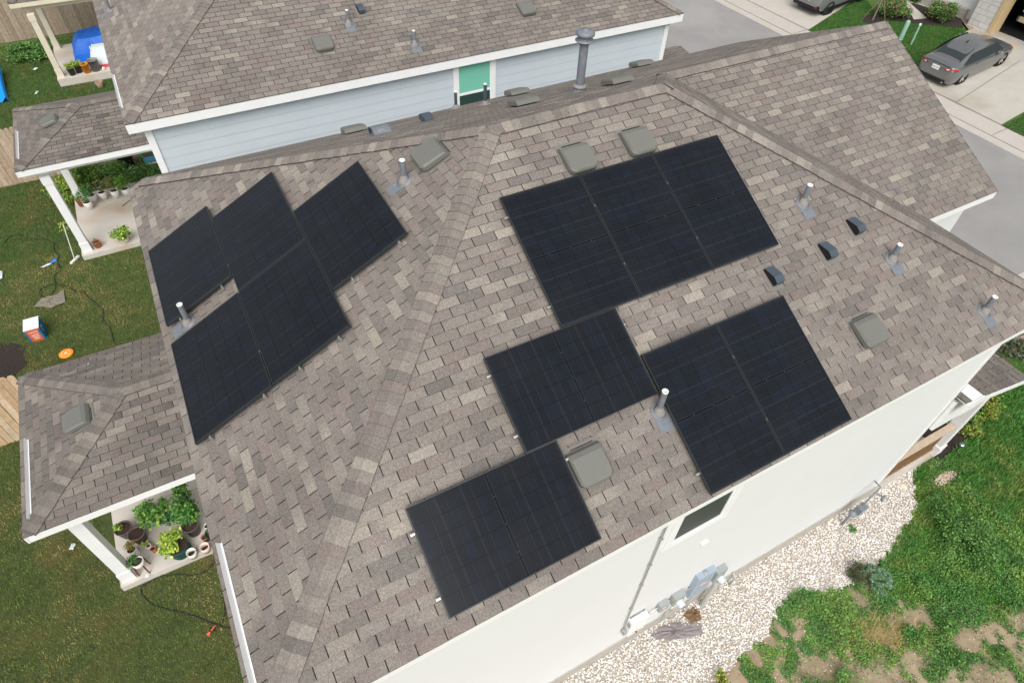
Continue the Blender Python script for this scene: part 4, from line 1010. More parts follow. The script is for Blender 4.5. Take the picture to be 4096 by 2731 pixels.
t = thing('porch_chair', 'small dark chair on the porch across the street', 'chair', (33.35,12.5,gzh+.42)); m = MB(); m.box2((-.2,-.2,.4), (.2,.2,.44)); obj('seat', m, M['black'], t); m = MB(); m.box2((.17,-.2,.44), (.2,.2,.9)); obj('backrest', m, M['black'], t)
for a in (-1, 1):
    for b_ in (-1, 1): m = MB(); m.box2((a*.18-.015,b_*.18-.015,0), (a*.18+.015,b_*.18+.015,.4)); obj('leg', m, M['black'], t)
m = MB(); m.box2((-.25,-.05,1.2), (.25,.05,1.9)); o = tag(obj('garage_item', m, mat('dark_red_cloth', lin((110,20,36)), .8)), 'dark red item hanging inside the open garage', 'item'); o.location = (32.6,9.4,gzh)

# ---- fences
def fence(label, x0, x1, y, z0, h, seed, cs, lean=0.):
    rr_ = random.Random(seed); t = thing('wooden_fence', label, 'fence', (x0, y, z0))
    mb = MB(); x = 0; L = x1-x0
    while x < L:
        w_ = .138; hh = h+rr_.uniform(-.02, .02); c = lin(rr_.choice(cs)); k_ = rr_.uniform(.88, 1.08); c = tuple(v*k_ for v in c); tl = rr_.uniform(-.012, .012); dy = rr_.uniform(-.006, .006)
        pts = [(x+.004, -.012+dy, 0), (x+w_-.004, -.012+dy, 0), (x+w_-.004+tl, -.012+dy, hh-.05), (x+w_-.035+tl, -.012+dy, hh), (x+.035+tl, -.012+dy, hh), (x+.004+tl, -.012+dy, hh-.05)]
        mb.ext(pts, (0,.018,0), 0, c); x += w_
    obj('pickets', mb, M['wood'], t)
    for z in (.3, 1.0, 1.6): m_ = MB(); m_.box2((0,.02,z), (L,.06,z+.085), 0, lin(cs[0])); obj('rail', m_, M['wood'], t)
    x = .5
    while x < L: m_ = MB(); m_.box2((x,.061,0), (x+.09,.15,h-.12), 0, lin(cs[0])); obj('post', m_, M['wood'], t); x += 2.4
    return t
FC = [(190,162,130), (198,172,142), (184,156,126), (194,162,128), (200,178,150)]
fence('light pine fence section behind the foreground rear porch roof', -13, -8.22, 5.25, GZ, 1.83, 1, FC)
fence('weathered pine fence behind the pots of the middle porch', -13, -4.2, 16.2, GZ, 1.83, 2, [(184,164,142), (176,156,134), (190,170,148), (172,150,128)])
fence('grey brown board fence behind the cream porch posts at the top left', -14, -4.2, 28.3, GZ, 2.3, 3, [(158,142,124), (152,136,118), (164,148,130), (156,136,114), (148,134,118)])
sheet('mulch_bed', [(-9.15+.42*math.cos(a*.45)*(1+.22*math.sin(3*a)+.1*math.sin(7*a)), 7.9+.75*math.sin(a*.45)*(1+.15*math.cos(5*a))) for a in range(14)], M['mulch'], .006)

# ------------------------------------------------------------------ pots and plants on the porches
def pot(name, label, cat, loc, prof, m, soil=None, group=None, extra=None, plant=None):
    t = thing(name, label, cat, loc, 0, group)
    q = MB(); q.lathe(prof, n=24); obj('pot', q, m, t)
    rin = prof[-1][0]; zin = prof[-1][1]
    if soil is not None:
        k = MB(); k.lathe([(rin+.003,soil), (rin*.5,soil+.008), (0,soil+.01)], n=20); obj('soil', k, M['potsoil'], t)
    if plant:
        n, r_, h_, sz, cs, z0, off = plant; p = clumpy(n, r_, h_, 16, .45)+np.array([off[0], off[1], z0]); leafmesh('plant', p, sz, palette(n, cs), t, .6)
        sm = MB()
        for i in range(5): a = i*1.26; sm.tube([(0,0,(soil or .05)), (r_*.3*math.cos(a)+off[0]*.5, r_*.3*math.sin(a)+off[1]*.5, z0+h_*.3), (r_*.6*math.cos(a)+off[0], r_*.6*math.sin(a)+off[1], z0+h_*.7)], [.006,.004,.002], 5)
        obj('stem', sm, M['bark'], t)
    return t
def P_(r0, r1, h, t_=.012, rim=.0):    # tapered pot profile with thickness, ending inside at the bottom
    return [(0,0), (r0,0), (r1,h-rim), (r1+rim,h-rim), (r1+rim,h), (r1-t_,h), (r1-t_-.004,h*.55)]
ST = -7.75; LIME = [(150,178,60), (176,196,76), (124,158,52), (96,138,50), (190,200,96)]; MIDG = [(72,120,50), (96,144,62), (56,98,42), (124,160,74)]
G_ = 'pots on the foreground rear porch'
pot('plant_pot', 'brown grey pot of dark soil with a feathery seedling, left of two', 'plant pot', (-7.05,1.69,ST), P_(.10,.15,.28,rim=.012), M['potbrown'], .25, G_, plant=(200,.07,.12,.03,LIME+MIDG,.26,(-.07,.03)))
pot('plant_pot', 'brown grey pot of bare dark soil, right of two', 'plant pot', (-6.84,1.46,ST), P_(.10,.15,.28,rim=.012), M['potbrown'], .25, G_)
pot('plant_pot', 'white cylinder pot on a saucer with a straggly yellowing plant', 'plant pot', (-6.99,1.22,ST), [(0,0), (.10,0), (.10,.02), (.078,.022), (.085,.19), (.075,.19), (.07,.1)], M['potwhite'], .165, G_, plant=(260,.09,.10,.026,[(140,140,70), (170,150,80), (110,124,60), (180,140,80)],.2,(.03,.05)))
t = pot('plant_pot', 'white round pot on brown wooden legs with a fern, by the porch post', 'plant pot', (-6.87,.80,ST), [(0,.2), (.06,.2), (.10,.27), (.105,.38), (.095,.38), (.085,.3)], M['potwhite'], .35, G_, plant=(300,.10,.09,.028,[(56,110,44), (80,134,56), (44,90,38)],.36,(-.05,.02)))
for i in range(4):
    a = i*math.pi/2+.6; q = MB(); q.tube([(.11*math.cos(a),.11*math.sin(a),.30), (.13*math.cos(a),.13*math.sin(a),.0)], .013, 6); obj('leg', q, M['copper'], t)
pot('plant_pot', 'small pale green pot with a spiky seedling', 'plant pot', (-6.72,1.20,ST), P_(.035,.05,.12), M['potwhite'], .10, G_, plant=(90,.05,.1,.03,LIME,.1,(-.03,.05)))
pot('plant_pot', 'small terracotta nursery pot beside the pale green pot', 'plant pot', (-6.65,1.10,ST), P_(.038,.052,.12), M['terra'], .10, G_)
t = pot('grow_bag', 'dark green fabric grow bag overflowing with lime green leaves', 'grow bag', (-6.20,.85,ST), [(0,0), (.17,0), (.19,.06), (.17,.16), (.185,.27), (.175,.27), (.16,.2)], M['darkgreen'], .24, G_, plant=(1100,.20,.18,.05,LIME,.24,(-.06,.06)))
pot('plant_pot', 'empty white cylinder pot at the front edge of the porch slab', 'plant pot', (-6.02,.66,ST), P_(.075,.088,.17,.012), M['potwhite'], .06, G_)
pot('plant_pot', 'empty pale pink cylinder pot at the front edge of the porch slab', 'plant pot', (-5.78,.66,ST), P_(.075,.088,.17,.012), M['potpink'], .05, G_)
pot('plant_pot', 'terracotta pot partly beside the dark tub near the house', 'plant pot', (-5.74,.87,ST), P_(.05,.068,.15,rim=.005), M['terra'], .13, G_)
pot('plant_pot', 'dark tub with a seedling half hidden by the roof edge', 'plant pot', (-5.58,.84,ST), P_(.10,.13,.24,rim=.008), M['darkgreen'], .2, G_, plant=(120,.07,.1,.03,MIDG,.2,(0,0)))
pot('plant_pot', 'small white pot of soil just inside the roof edge', 'plant pot', (-5.66,1.10,ST), P_(.05,.062,.13), M['potwhite'], .11, G_)
pot('plant_pot', 'brown grey tub with a tall leafy shrub beside the house wall', 'plant pot', (-5.91,1.15,ST), P_(.11,.148,.30,rim=.01), M['potbrown'], .26, G_, plant=(1500,.20,.50,.05,MIDG+[(64,128,60)],.30,(.06,.16)))
pot('plant_pot', 'dark pot under a spreading round leaved plant at the back of the porch', 'plant pot', (-6.40,1.72,ST), P_(.11,.145,.30,rim=.01), M['darkgreen'], .26, G_, plant=(1300,.26,.26,.06,[(92,146,66), (120,166,72), (74,126,62), (150,176,84)],.26,(-.06,-.0)))
pot('plant_pot', 'dark pot with grey green leaves between the two biggest plants', 'plant pot', (-6.08,1.60,ST), P_(.09,.12,.26), M['potblack'], .22, G_, plant=(420,.16,.16,.045,[(70,112,74), (88,130,86), (54,94,60)],.24,(-.10,-.08)))
pot('plant_pot', 'dark nursery pot behind the tall shrub at the back of the porch', 'plant pot', (-5.95,1.78,ST), P_(.09,.12,.26), M['potblack'], .22, G_, plant=(500,.14,.34,.045,MIDG,.3,(.05,.05)))
m = MB(); m.add([(-.05,-.03,0), (.03,-.05,.01), (.05,.04,.0), (-.02,.05,.012)], [(0,1,2,3), (3,2,1,0)]); o = tag(obj('paper_scrap', m, M['cloth']), 'white paper scrap on the slab beside the legged pot', 'scrap'); o.location = (-6.84,.66,ST+.01)
# middle porch
G2_ = 'pots on the neighbouring rear porch'
WP = [(0,0), (.075,0), (.12,.16), (.125,.26), (.105,.26), (.10,.18)]
for (x, y, lb, n_, cs) in [(-6.66,13.84,'white pot second from the porch post, in the back row',260,MIDG), (-6.80,13.50,'white pot in front of the terracotta pot by the far post',340,[(70,124,60), (90,144,76)]), (-6.37,13.86,'white pot with bare stems, third along the back edge',120,[(150,120,90), (90,130,60)]), (-6.03,13.80,'white pot with reddish green leaves, fourth along the back edge',480,[(160,120,80), (100,136,60), (76,118,50)]), (-5.72,13.76,'white pot with bright green leaves next to the roof edge',900,[(112,160,60), (136,178,74), (84,136,52)])]:
    pot('plant_pot', lb, 'plant pot', (x,y,ST), WP, M['potwhite'], .22, G2_, plant=(n_,.17,.34,.045,cs,.26,(-.02,.05)))
pot('plant_pot', 'empty terracotta pot at the foot of the far porch post', 'plant pot', (-7.0,13.78,ST), P_(.085,.115,.24,rim=.008), M['terra'], .06, G2_)
pot('plant_pot', 'terracotta pot with one twig at the near corner of the slab', 'plant pot', (-6.75,11.42,ST), P_(.08,.105,.20,rim=.008), M['terra'], .16, G2_, plant=(24,.03,.15,.02,MIDG,.2,(0,0)))
pot('plant_pot', 'white pot with trailing variegated leaves at the near slab edge', 'plant pot', (-6.05,11.36,ST), [(0,0), (.09,0), (.12,.12), (.12,.22), (.105,.22), (.10,.15)], M['potwhite'], .19, G2_, plant=(560,.23,.26,.06,LIME+MIDG,.16,(0,0)))
t = thing('plant_row', 'mixed leafy shrubs crowding the fence behind the white pots', 'shrubs', (-6.2,15.2,GZ)); t.name = 'shrub_row'
P = []; C = []
for cx, cy, r_, h_, cs in [(-7.4,14.9,.45,.5,[(150,160,60), (120,144,52), (92,124,48)]), (-6.8,15.1,.5,.6,[(120,146,58), (84,120,48), (70,104,44)]), (-6.1,15.1,.5,.55,[(96,140,64), (120,160,76), (76,118,54)]), (-5.5,14.85,.42,.4,[(100,142,72), (122,160,88), (74,116,58)]), (-4.95,14.7,.38,.3,[(96,140,64), (120,160,76), (76,118,54)]), (-7.3,14.5,.3,.5,[(130,154,60), (100,130,52)])]:
    n = int(9000*r_*h_*1.4); P.append(clumpy(n, r_, h_, 22, .4)+np.array([cx+6.2, cy-15.2, 0])); C.append(palette(n, cs))
leafmesh('leaves', np.concatenate(P), .055, np.concatenate(C), t)
m = MB()
for i in range(20): x = -1.3+i*.13; m.tube([(x,R.uniform(-.3,.3),0), (x+R.uniform(-.1,.1),R.uniform(-.3,.3),.55)], .008, 5)
obj('stem', m, M['bark'], t)
shrub('yard_weed', -7.6, 13.0, .22, .12, 130, .04, 'wispy light green weed in the lawn left of the middle porch', cs=LIME)
shrub('yard_weed', -8.1, 26.2, .75, .45, 3200, .07, 'low spreading weed patch in front of the grey brown fence', cs=GREENS, k=24)
t = thing('storage_bin', 'small black bin lying among the shrubs by the fence', 'bin', (-5.5,15.5,GZ+.1), .15); m = MB(); m.tube([(-.22,0,.42), (.22,0,.42)], .13, 14); m.tube([(-.235,0,.42), (-.22,0,.42)], .14, 14); m.box2((-.2,-.1,0), (.2,.1,.36)); obj('bin', m, M['black'], t)
t = thing('soil_bag', 'blue and green printed soil bag leaning on the fence', 'soil bag', (-4.80,15.45,GZ+.05), 0)
Mt = Matrix.Rotation(math.radians(-62), 4, 'X')
def quad(mb, x0, y0, x1, y1, z, mat=0): mb.add([(x0,y0,z), (x1,y0,z), (x1,y1,z), (x0,y1,z)], [(0,1,2,3)], mat)
m = MB(); m.box((0,0,0), (.44,.66,.07)); quad(m, -.18,-.22,.18,-.06,.0365,1); quad(m, -.18,-.05,.18,.06,.0365,2); quad(m, -.18,.07,.18,.16,.0365,3); quad(m, -.18,.17,.18,.28,.0365,1); quad(m, -.18,-.30,.18,-.24,.0365,4)
for v_i, v in enumerate(m.v): w_ = Mt.inverted() @ Vector(v); m.v[v_i] = (w_.x, w_.y+.08, w_.z+.32)
obj('bag', m, [M['greencloth'], mat('print_blue', lin((70,150,196)), .5), mat('print_brown', lin((84,70,60)), .6), mat('print_green', lin((40,86,60)), .6), M['label']], t)
t = thing('push_broom', 'white push broom leaning on the near corner post of the middle porch', 'broom', (-7.42,11.25,GZ), .9); m = MB(); m.box((0,0,.05), (.34,.07,.05)); obj('head', m, M['potwhite'], t); m = MB(); m.tube([(0,0,.06), (.18,-.10,1.15)], .012, 8); obj('handle', m, M['potwhite'], t)
t = thing('wooden_stick', 'thin brown stick lying on the middle porch slab', 'stick', (-5.78,13.35,ST+.015), .75); m = MB(); m.tube([(-.22,0,0), (.22,0,0)], .011, 6); obj('rod', m, M['bark'], t)
# third porch
S3 = -7.62
t = thing('tarp', 'bright blue tarp draped over bulky furniture under the top left porch', 'tarp', (-5.55,24.75,S3))
m = MB(); N_ = 22
vs = []; 
for j in range(N_+1):
    for i in range(N_+1):
        u_, v_ = i/N_, j/N_; x = -.85+1.9*u_; y = -.75+1.35*v_
        e = min(u_*5, (1-u_)*5, v_*4.2, (1-v_)*5, 1); z = .88*min(1, e**.55)+.05*(vnoise(np.array([x*1.0]), np.array([y]), .16, 4)[0]-.5)*1.2+.10*(v_-.5)
        z += .03*math.sin(9*u_+4*v_); vs.append((x-(1-min(1, e))*.06, y, max(.01, z)))
m.add(vs, [(j*(N_+1)+i, j*(N_+1)+i+1, (j+1)*(N_+1)+i+1, (j+1)*(N_+1)+i) for j in range(N_) for i in range(N_)], 0, None, False); obj('sheet', m, M['tarp'], t)
t = thing('cloth_covered_table', 'small table under a white cloth with a pink hem in front of the blue tarp', 'table', (-5.36,23.78,S3))
m = MB(); vs = []
for j in range(17):
    for i in range(17):
        u_, v_ = i/16, j/16; x = -.45+.9*u_; y = -.36+.66*v_; e = min(u_*6, (1-u_)*6, v_*4, (1-v_)*6, 1); fl_ = (1-e)
        vs.append((x+(.10*fl_*(-1 if u_ < .5 else 1)), y-.10*fl_*(v_ < .4), .62*(1-fl_)+.06+.02*math.sin(14*u_)*fl_))
m.add(vs, [(j*17+i, j*17+i+1, (j+1)*17+i+1, (j+1)*17+i) for j in range(16) for i in range(16)]); obj('cloth', m, M['cloth'], t)
m = MB(); m.box2((-.50,-.49,.005), (.50,-.47,.12)); obj('hem', m, M['pinkcloth'], t)
for a in (-1, 1):
    for b_ in (-1, 1): q = MB(); q.box2((a*.36-.02,b_*.24-.02,0), (a*.36+.02,b_*.24+.02,.6)); obj('leg', q, M['white'], t)
t = pot('bucket', 'large grey plastic tub with handles beside the white cloth', 'bucket', (-5.78,23.13,S3), [(0,0), (.14,0), (.19,.42), (.2,.42), (.2,.44), (.18,.44), (.17,.3)], M['greybucket'], .30, None)
m = MB(); m.box2((-.05,-.205,.36), (.05,-.19,.40)); obj('handle', m, M['potblack'], t)
pot('bucket', 'orange bucket between the grey tub and the black pots', 'bucket', (-6.10,23.08,S3), [(0,0), (.115,0), (.15,.33), (.158,.33), (.158,.36), (.14,.36), (.135,.28)], M['orange'], .28, None, plant=(120,.08,.1,.04,[(176,150,60), (150,140,60)],.3,(0,0)))
G3_ = 'black nursery pots on the top left porch'
pot('plant_pot', 'left black nursery pot with yellow green leaves by the cream post', 'plant pot', (-6.62,23.10,S3), P_(.10,.135,.26,rim=.005), M['potblack'], .22, G3_, plant=(420,.17,.2,.045,LIME,.24,(0,.03)))
pot('plant_pot', 'right black nursery pot with yellow green leaves next to the orange bucket', 'plant pot', (-6.37,23.22,S3), P_(.10,.13,.26,rim=.005), M['potblack'], .22, G3_, plant=(360,.15,.2,.045,LIME,.24,(0,.03)))
t = thing('crumpled_bag', 'crumpled green plastic bag at the left foot of the blue tarp', 'bag', (-6.36,24.1,S3)); m = MB()
vs = [(.16*math.cos(a)*(1+.3*math.sin(5*a)), .34*math.sin(a), .0) for a in np.linspace(0, 6.28, 15)[:-1]]; m.add(vs+[(0,0,.16), (.02,.12,.14), (-.02,-.12,.12)], [(i, (i+1) % 14, 14) for i in range(14)]); obj('bag', m, M['greencloth'], t)
m = MB(); m.lathe([(0,0), (.05,0), (.05,.1), (.03,.12), (0,.12)], n=10); o = tag(obj('white_cup', m, M['potwhite']), 'small white cup right of the grey tub', 'cup'); o.location = (-5.50,23.05,S3)
# things on the rear lawn
t = thing('water_slide', 'bright sky blue plastic slide end at the left edge of the lawn', 'slide', (-9.15,23.4,GZ)); m = MB()
m.ext([(-.5,-1.0,.0), (.17,-1.05,.0), (.17,-1.05,.10), (-.5,-1.0,.10)], (0,.0,.0)) if False else None
vs = []
for j in range(13):
    v_ = j/12; y = -.95+2.6*v_
    for i, (xx, zz) in enumerate(((-.45,.42), (-.38,.36), (-.3,.08), (.0,.04), (.06,.10), (.10,.20+.0), (.13,.10), (.16,.01))):
        vs.append((xx-.10*v_+(.06*(1-v_)**4 if i > 4 else 0), y-(.12*(1-v_)**6), zz+.28*v_))
m.add(vs, [(j*8+i, j*8+i+1, (j+1)*8+i+1, (j+1)*8+i) for j in range(12) for i in range(7)], 0, None, True); obj('chute', m, M['slide'], t)
t = thing('cardboard_box', 'white topped cardboard box with orange and blue sides on the lawn', 'box', (-8.43,8.55,GZ), -.02)
m = MB(); m.add([(-.17,-.23,0), (.17,-.23,0), (.17,.23,0), (-.17,.23,0), (-.17,-.23,.40), (.17,-.23,.40), (.17,.23,.40), (-.17,.23,.40)], [(4,5,6,7), (0,1,5,4), (1,2,6,5), (2,3,7,6), (3,0,4,7)][:1], 0)
m.add([(-.17,-.23,0), (.17,-.23,0), (.17,-.23,.40), (-.17,-.23,.40)], [(0,1,2,3)], 1)
m.add([(.17,-.23,0), (.17,.23,0), (.17,.23,.40), (.17,-.23,.40)], [(0,1,2,3)], 2); m.add([(.17,.23,0), (-.17,.23,0), (-.17,.23,.40), (.17,.23,.40)], [(0,1,2,3)], 1); m.add([(-.17,.23,0), (-.17,-.23,0), (-.17,-.23,.40), (-.17,.23,.40)], [(0,1,2,3)], 2)
m.add([(-.17,-.232,0), (-.12,-.232,0), (-.13,-.232,.36), (-.17,-.232,.40)], [(0,1,2,3)], 2); m.add([(.12,-.232,.0), (.17,-.232,0), (.17,-.232,.36), (.12,-.232,.36)], [(0,1,2,3)], 2)
obj('carton', m, [M['cardwhite'], M['cardorange'], M['cardblue']], t)
text('IXO', .11, Matrix.Translation((.01,-.2345,.30)) @ Matrix.Rotation(math.pi/2, 4, 'X'), M['label'], t)
for i, z in enumerate((.20,.14,.08)): q = MB(); q.box2((-.07+.01*i,-.2345,z), (.09-.01*i,-.2325,z+.022)); obj('print_line', q, M['label'], t)
q = MB(); q.lathe([(.075,0), (.08,.001), (.06,.002)], n=20); q.lathe([(.045,.001), (0,.002)], n=16, mat=1); q.v = [tuple(Matrix.Rotation(math.pi/2, 3, 'Y') @ Vector(v)+Vector((.1715,-.04,.22))) for v in q.v]; obj('round_logo', q, [M['label'], mat('logo_navy', lin((40,44,90)), .6)], t)
t = thing('flying_disc', 'bright orange disc with white ring lettering lying on the lawn', 'disc', (-7.86,7.52,GZ+.02)); m = MB(); m.lathe([(.16,.0), (.165,.02), (.15,.032), (0,.036)], n=28); obj('disc', m, mat('disc_orange', lin((250,150,30)), .4), t)
m = MB()
for k in range(14):
    if k in (3, 4, 10, 11): continue
    a = k*2*math.pi/14; m.box((.095*math.cos(a),.095*math.sin(a),.037), (.014,.026,.002), rz=a)
obj('ring_lettering', m, M['label'], t); text('B', .12, Matrix.Translation((0,0,.0365)) @ Matrix.Rotation(-.3, 4, 'Z'), M['label'], t)
def cloth_patch(name, label, cat, pts, m_, z, h=.05, lift=None, seed=2):
    cx = sum(p[0] for p in pts)/len(pts); cy = sum(p[1] for p in pts)/len(pts); mb = MB(); n = len(pts); K = 7; vs = [(0,0,h*.7)]
    rr_ = random.Random(seed)
    for k in range(1, K+1):
        for i in range(n*4):
            a = i/4; i0 = int(a) % n; f_ = a-int(a); p = (pts[i0][0]*(1-f_)+pts[(i0+1) % n][0]*f_, pts[i0][1]*(1-f_)+pts[(i0+1) % n][1]*f_); q = k/K
            vs.append(((p[0]-cx)*q, (p[1]-cy)*q, (h*abs(math.sin(3.1*a+2.5*q))*rr_.uniform(.3,1))*(1-.6*q)+.004))
    m4 = n*4; fs = [(0, 1+i, 1+(i+1) % m4) for i in range(m4)]+[(1+(k-1)*m4+i, 1+k*m4+i, 1+k*m4+(i+1) % m4, 1+(k-1)*m4+(i+1) % m4) for k in range(1, K) for i in range(m4)]
    mb.add(vs, fs); o = obj(name, mb, m_); o.location = (cx, cy, z); return tag(o, label, cat)
cloth_patch('weed_cloth', 'crumpled olive grey cloth strip lying on the lawn beside the hose', 'cloth', [(-8.50,9.67), (-8.30,9.95), (-8.0,9.93), (-7.78,10.05), (-7.76,9.52), (-8.1,9.42), (-8.3,9.58)], M['weedcloth'], GZ+.03, .06)
cloth_patch('plastic_wrapper', 'blue and white plastic wrapper on the lawn left of the middle porch', 'wrapper', [(-8.06,11.42), (-7.9,11.60), (-7.86,11.45), (-8.0,11.36)], mat('wrapper_blue', lin((60,130,190)), .4), GZ+.035, .04)
cloth_patch('paper_scrap', 'white scrap joined to the blue wrapper end', 'scrap', [(-8.27,11.33), (-8.07,11.42), (-8.01,11.36), (-8.2,11.28)], M['cloth'], GZ+.035, .03)
cloth_patch('paper_scrap', 'crumpled white scrap alone on the foreground lawn', 'scrap', [(-8.13,1.96), (-8.06,2.08), (-8.0,2.03), (-8.05,1.93)], M['cloth'], GZ+.035, .05)
cloth_patch('paper_scrap', 'white scrap on the lawn above the blue slide end', 'scrap', [(-8.08,24.8), (-7.95,25.0), (-7.88,24.9), (-7.97,24.75)], M['cloth'], GZ+.05, .06)
cloth_patch('paper_scrap', 'white scrap on the lawn between the blue slide and the porch', 'scrap', [(-8.08,22.5), (-8.0,22.75), (-7.93,22.7), (-8.0,22.5)], M['cloth'], GZ+.05, .06)
cloth_patch('plastic_litter', 'pale plastic litter at the left edge of the frame', 'scrap', [(-9.4,11.2), (-9.35,11.7), (-9.2,11.6), (-9.2,11.3)], M['cloth'], GZ+.035, .05)
t = thing('broken_planter', 'broken brown planter with a blue saucer in the grass below the top left porch', 'planter', (-5.82,22.25,GZ)); m = MB(); m.lathe([(.10,.0), (.16,.22), (.145,.22), (.09,.03)], n=7); obj('shell', m, mat('planter_stone', lin((150,126,108)), .9, noise=.2), t)
m = MB(); m.lathe([(.09,.05), (0,.06)], n=8); obj('soil', m, M['dark'], t); m = MB(); m.lathe([(0,.02), (.13,.02), (.14,.06), (.12,.05)], (-.05,.26,0), 16); obj('saucer', m, M['tarp'], t)
# hoses
def hose(label, pts, r=.009):
    P = [Vector((x, y, 0)) for x, y in pts]; out = []
    for i in range(len(P)-1):
        p0, p1, p2, p3 = P[max(0, i-1)], P[i], P[i+1], P[min(len(P)-1, i+2)]
        for k in range(6):
            t_ = k/6; out.append(.5*((2*p1)+(p2-p0)*t_+(2*p0-5*p1+4*p2-p3)*t_*t_+(3*p1-p0-3*p2+p3)*t_**3))
    out.append(P[-1]); o0 = out[0].copy(); pts3 = [(p.x-o0.x, p.y-o0.y, .022+.010*math.sin(i*.9)) for i, p in enumerate(out)]
    m = MB(); m.tube(pts3, r, 7); o = obj('garden_hose', m, M['hose']); o.location = (o0.x, o0.y, GZ); return tag(o, label, 'hose')
hose('long looping black hose across the lawn beside the cloth and box', [(-9.15,13.01), (-9.01,13.26), (-8.79,13.23), (-8.46,12.85), (-8.3,12.77), (-8.08,12.64), (-7.92,12.37), (-7.92,12.01), (-7.82,11.69), (-7.86,11.34), (-7.82,11.01), (-7.97,10.77), (-7.96,10.37), (-8.08,10.0), (-8.26,9.99), (-8.35,10.23), (-8.25,10.42), (-7.96,10.41), (-7.68,10.16), (-7.49,9.84), (-7.32,9.71), (-7.14,9.26), (-6.94,8.81), (-6.96,8.33), (-6.84,8.0), (-6.8,7.44)], .010)
hose('black hose curving from the foreground porch slab across the lawn', [(-5.2,.9), (-5.69,.45), (-5.88,.34), (-6.08,.33), (-6.44,.53), (-6.72,.61), (-6.97,.58), (-7.02,.45), (-6.89,.15), (-6.63,-.1), (-6.38,-.31), (-6.17,-.51), (-5.92,-.78), (-5.67,-.97), (-5.2,-1.1)])
hose('short black hose tail ending at the orange nozzle', [(-5.99,-.84), (-5.85,-.79), (-5.77,-.7), (-5.72,-.49), (-5.68,-.15), (-5.4,.3)], .009)
t = thing('spray_nozzle', 'orange and black spray nozzle on the lawn at the hose end', 'nozzle', (-6.02,-.86,GZ+.05), .5); m = MB(); m.tube([(-.08,0,0), (-.02,0,.01)], [.035,.022], 10); m.tube([(.0,0,.01), (.09,.02,.0)], .014, 8); obj('head', m, M['orangered'], t); m = MB(); m.tube([(-.03,0,.0), (.05,-.05,-.01)], .014, 8); obj('grip', m, M['black'], t)
m = MB(); pts = [(0,0,0), (.25,.12,.01), (.5,.18,.0), (.8,.34,.01)]; m.tube(pts, [.012,.01,.008,.003], 5)
for i in range(9): m.tube([(.3+.05*i,.13+.02*i,.01), (.34+.05*i,.13+.02*i+.06*(1 if i % 2 else -1),.02)], .004, 4)
o = tag(obj('dry_twig', m, mat('dry_twig', lin((170,150,104)), .9)), 'dry straw coloured twig lying on the foreground lawn', 'twig'); o.location = (-7.62,-1.75,GZ+.03)

# ------------------------------------------------------------------ equipment on the white wall
WY = -4.461
def wallbox(name, label, cat, x0, x1, z0, z1, d_, m_, pname='enclosure', group=None):
    t = thing(name, label, cat, ((x0+x1)/2, WY, z0), 0, group); w_ = (x1-x0)/2; h_ = z1-z0; m = MB()
    m.ext([(-w_,0,0), (-w_,-d_+.012,0), (-w_+.012,-d_,0), (w_-.012,-d_,0), (w_,-d_+.012,0), (w_,0,0)], (0,0,h_)); obj(pname, m, m_, t); return t
t = wallbox('inverter', 'white inverter box with a slotted top and red stickers on the white wall', 'inverter', .23,.56,-7.0,-6.44,.13, M['label'], 'case')
m = MB()
for i in range(17): xx = -.15+i*.0185; m.box2((xx,-.035,.561), (xx+.009,-.004,.566))
obj('grille', m, M['dark'], t); m = MB(); m.box2((-.09,-.132,.10), (.03,-.1302,.115)); obj('sticker', m, M['red'], t); m = MB(); m.box2((.03,-.132,.06), (.12,-.1302,.075)); obj('sticker', m, M['red'], t)
m = MB(); m.box2((-.168,-.10,.30), (-.1652,-.03,.46)); obj('side_label', m, M['elecgrey'], t); m = MB(); m.lathe([(.018,0), (.014,.02), (0,.022)], n=10); m.v = [(x, -y-.0, z) for x, y, z in m.v]; m.v = [(x-.0, -.13-z, .04+y) for x, y, z in m.v]; obj('switch', m, M['black'], t)
t = thing('junction_box', 'small grey junction box at the lower left of the white inverter', 'electrical box', (.20,WY,-6.98)); m = MB(); m.box2((-.035,-.09,0), (.02,-.01,.14)); obj('enclosure', m, M['elecgrey'], t)
t = thing('wall_conduit', 'thin grey conduit running down the white wall from the eave to the inverter', 'conduit', (.12,WY,-3.0)); m = MB(); m.tube([(0,-.03,.45), (.0,-.03,-.5), (.05,-.03,-3.3), (.05,-.04,-3.62), (.09,-.05,-3.86)], .014, 8); obj('pipe', m, M['galv'], t)
for z in (-.45,-1.25,-1.95,-2.9): m = MB(); m.box2((-.028+z*-.012,-.047,z-.012), (.028+z*-.012,-.001,z+.012)); obj('strap', m, M['galv'], t)
t = wallbox('disconnect_switch', 'small grey disconnect box with a red and white sticker', 'electrical box', .86,1.05,-6.82,-6.58,.10, M['elecgrey'])
m = MB(); m.box2((-.05,-.1012,.10), (.03,-.1002,.15)); obj('label_plate', m, M['label'], t); m = MB(); m.box2((-.05,-.1012,.06), (.03,-.1002,.098)); obj('sticker', m, M['red'], t)
def meter(t, x, z, r=.07, d0=.12):
    m = MB(); m.lathe([(r+.012,0), (r+.012,.015), (r,.016), (r*.96,.085), (r*.8,.10), (0,.102)], n=22); m.v = [(x+a, -d0-c, z+b_) for a, b_, c in m.v]; obj('meter_dial', m, M['meterglass'], t)
t = wallbox('electric_meter', 'grey meter socket with a round glass meter between disconnect and large panel', 'electric meter', 1.15,1.38,-6.86,-6.58,.12, M['elecgrey']); meter(t, .01, .10)
m = MB(); m.box2((-.117,-.08,.17), (-.1152,-.05,.23)); obj('label_plate', m, mat('yellow_label', lin((220,190,60)), .5), t)
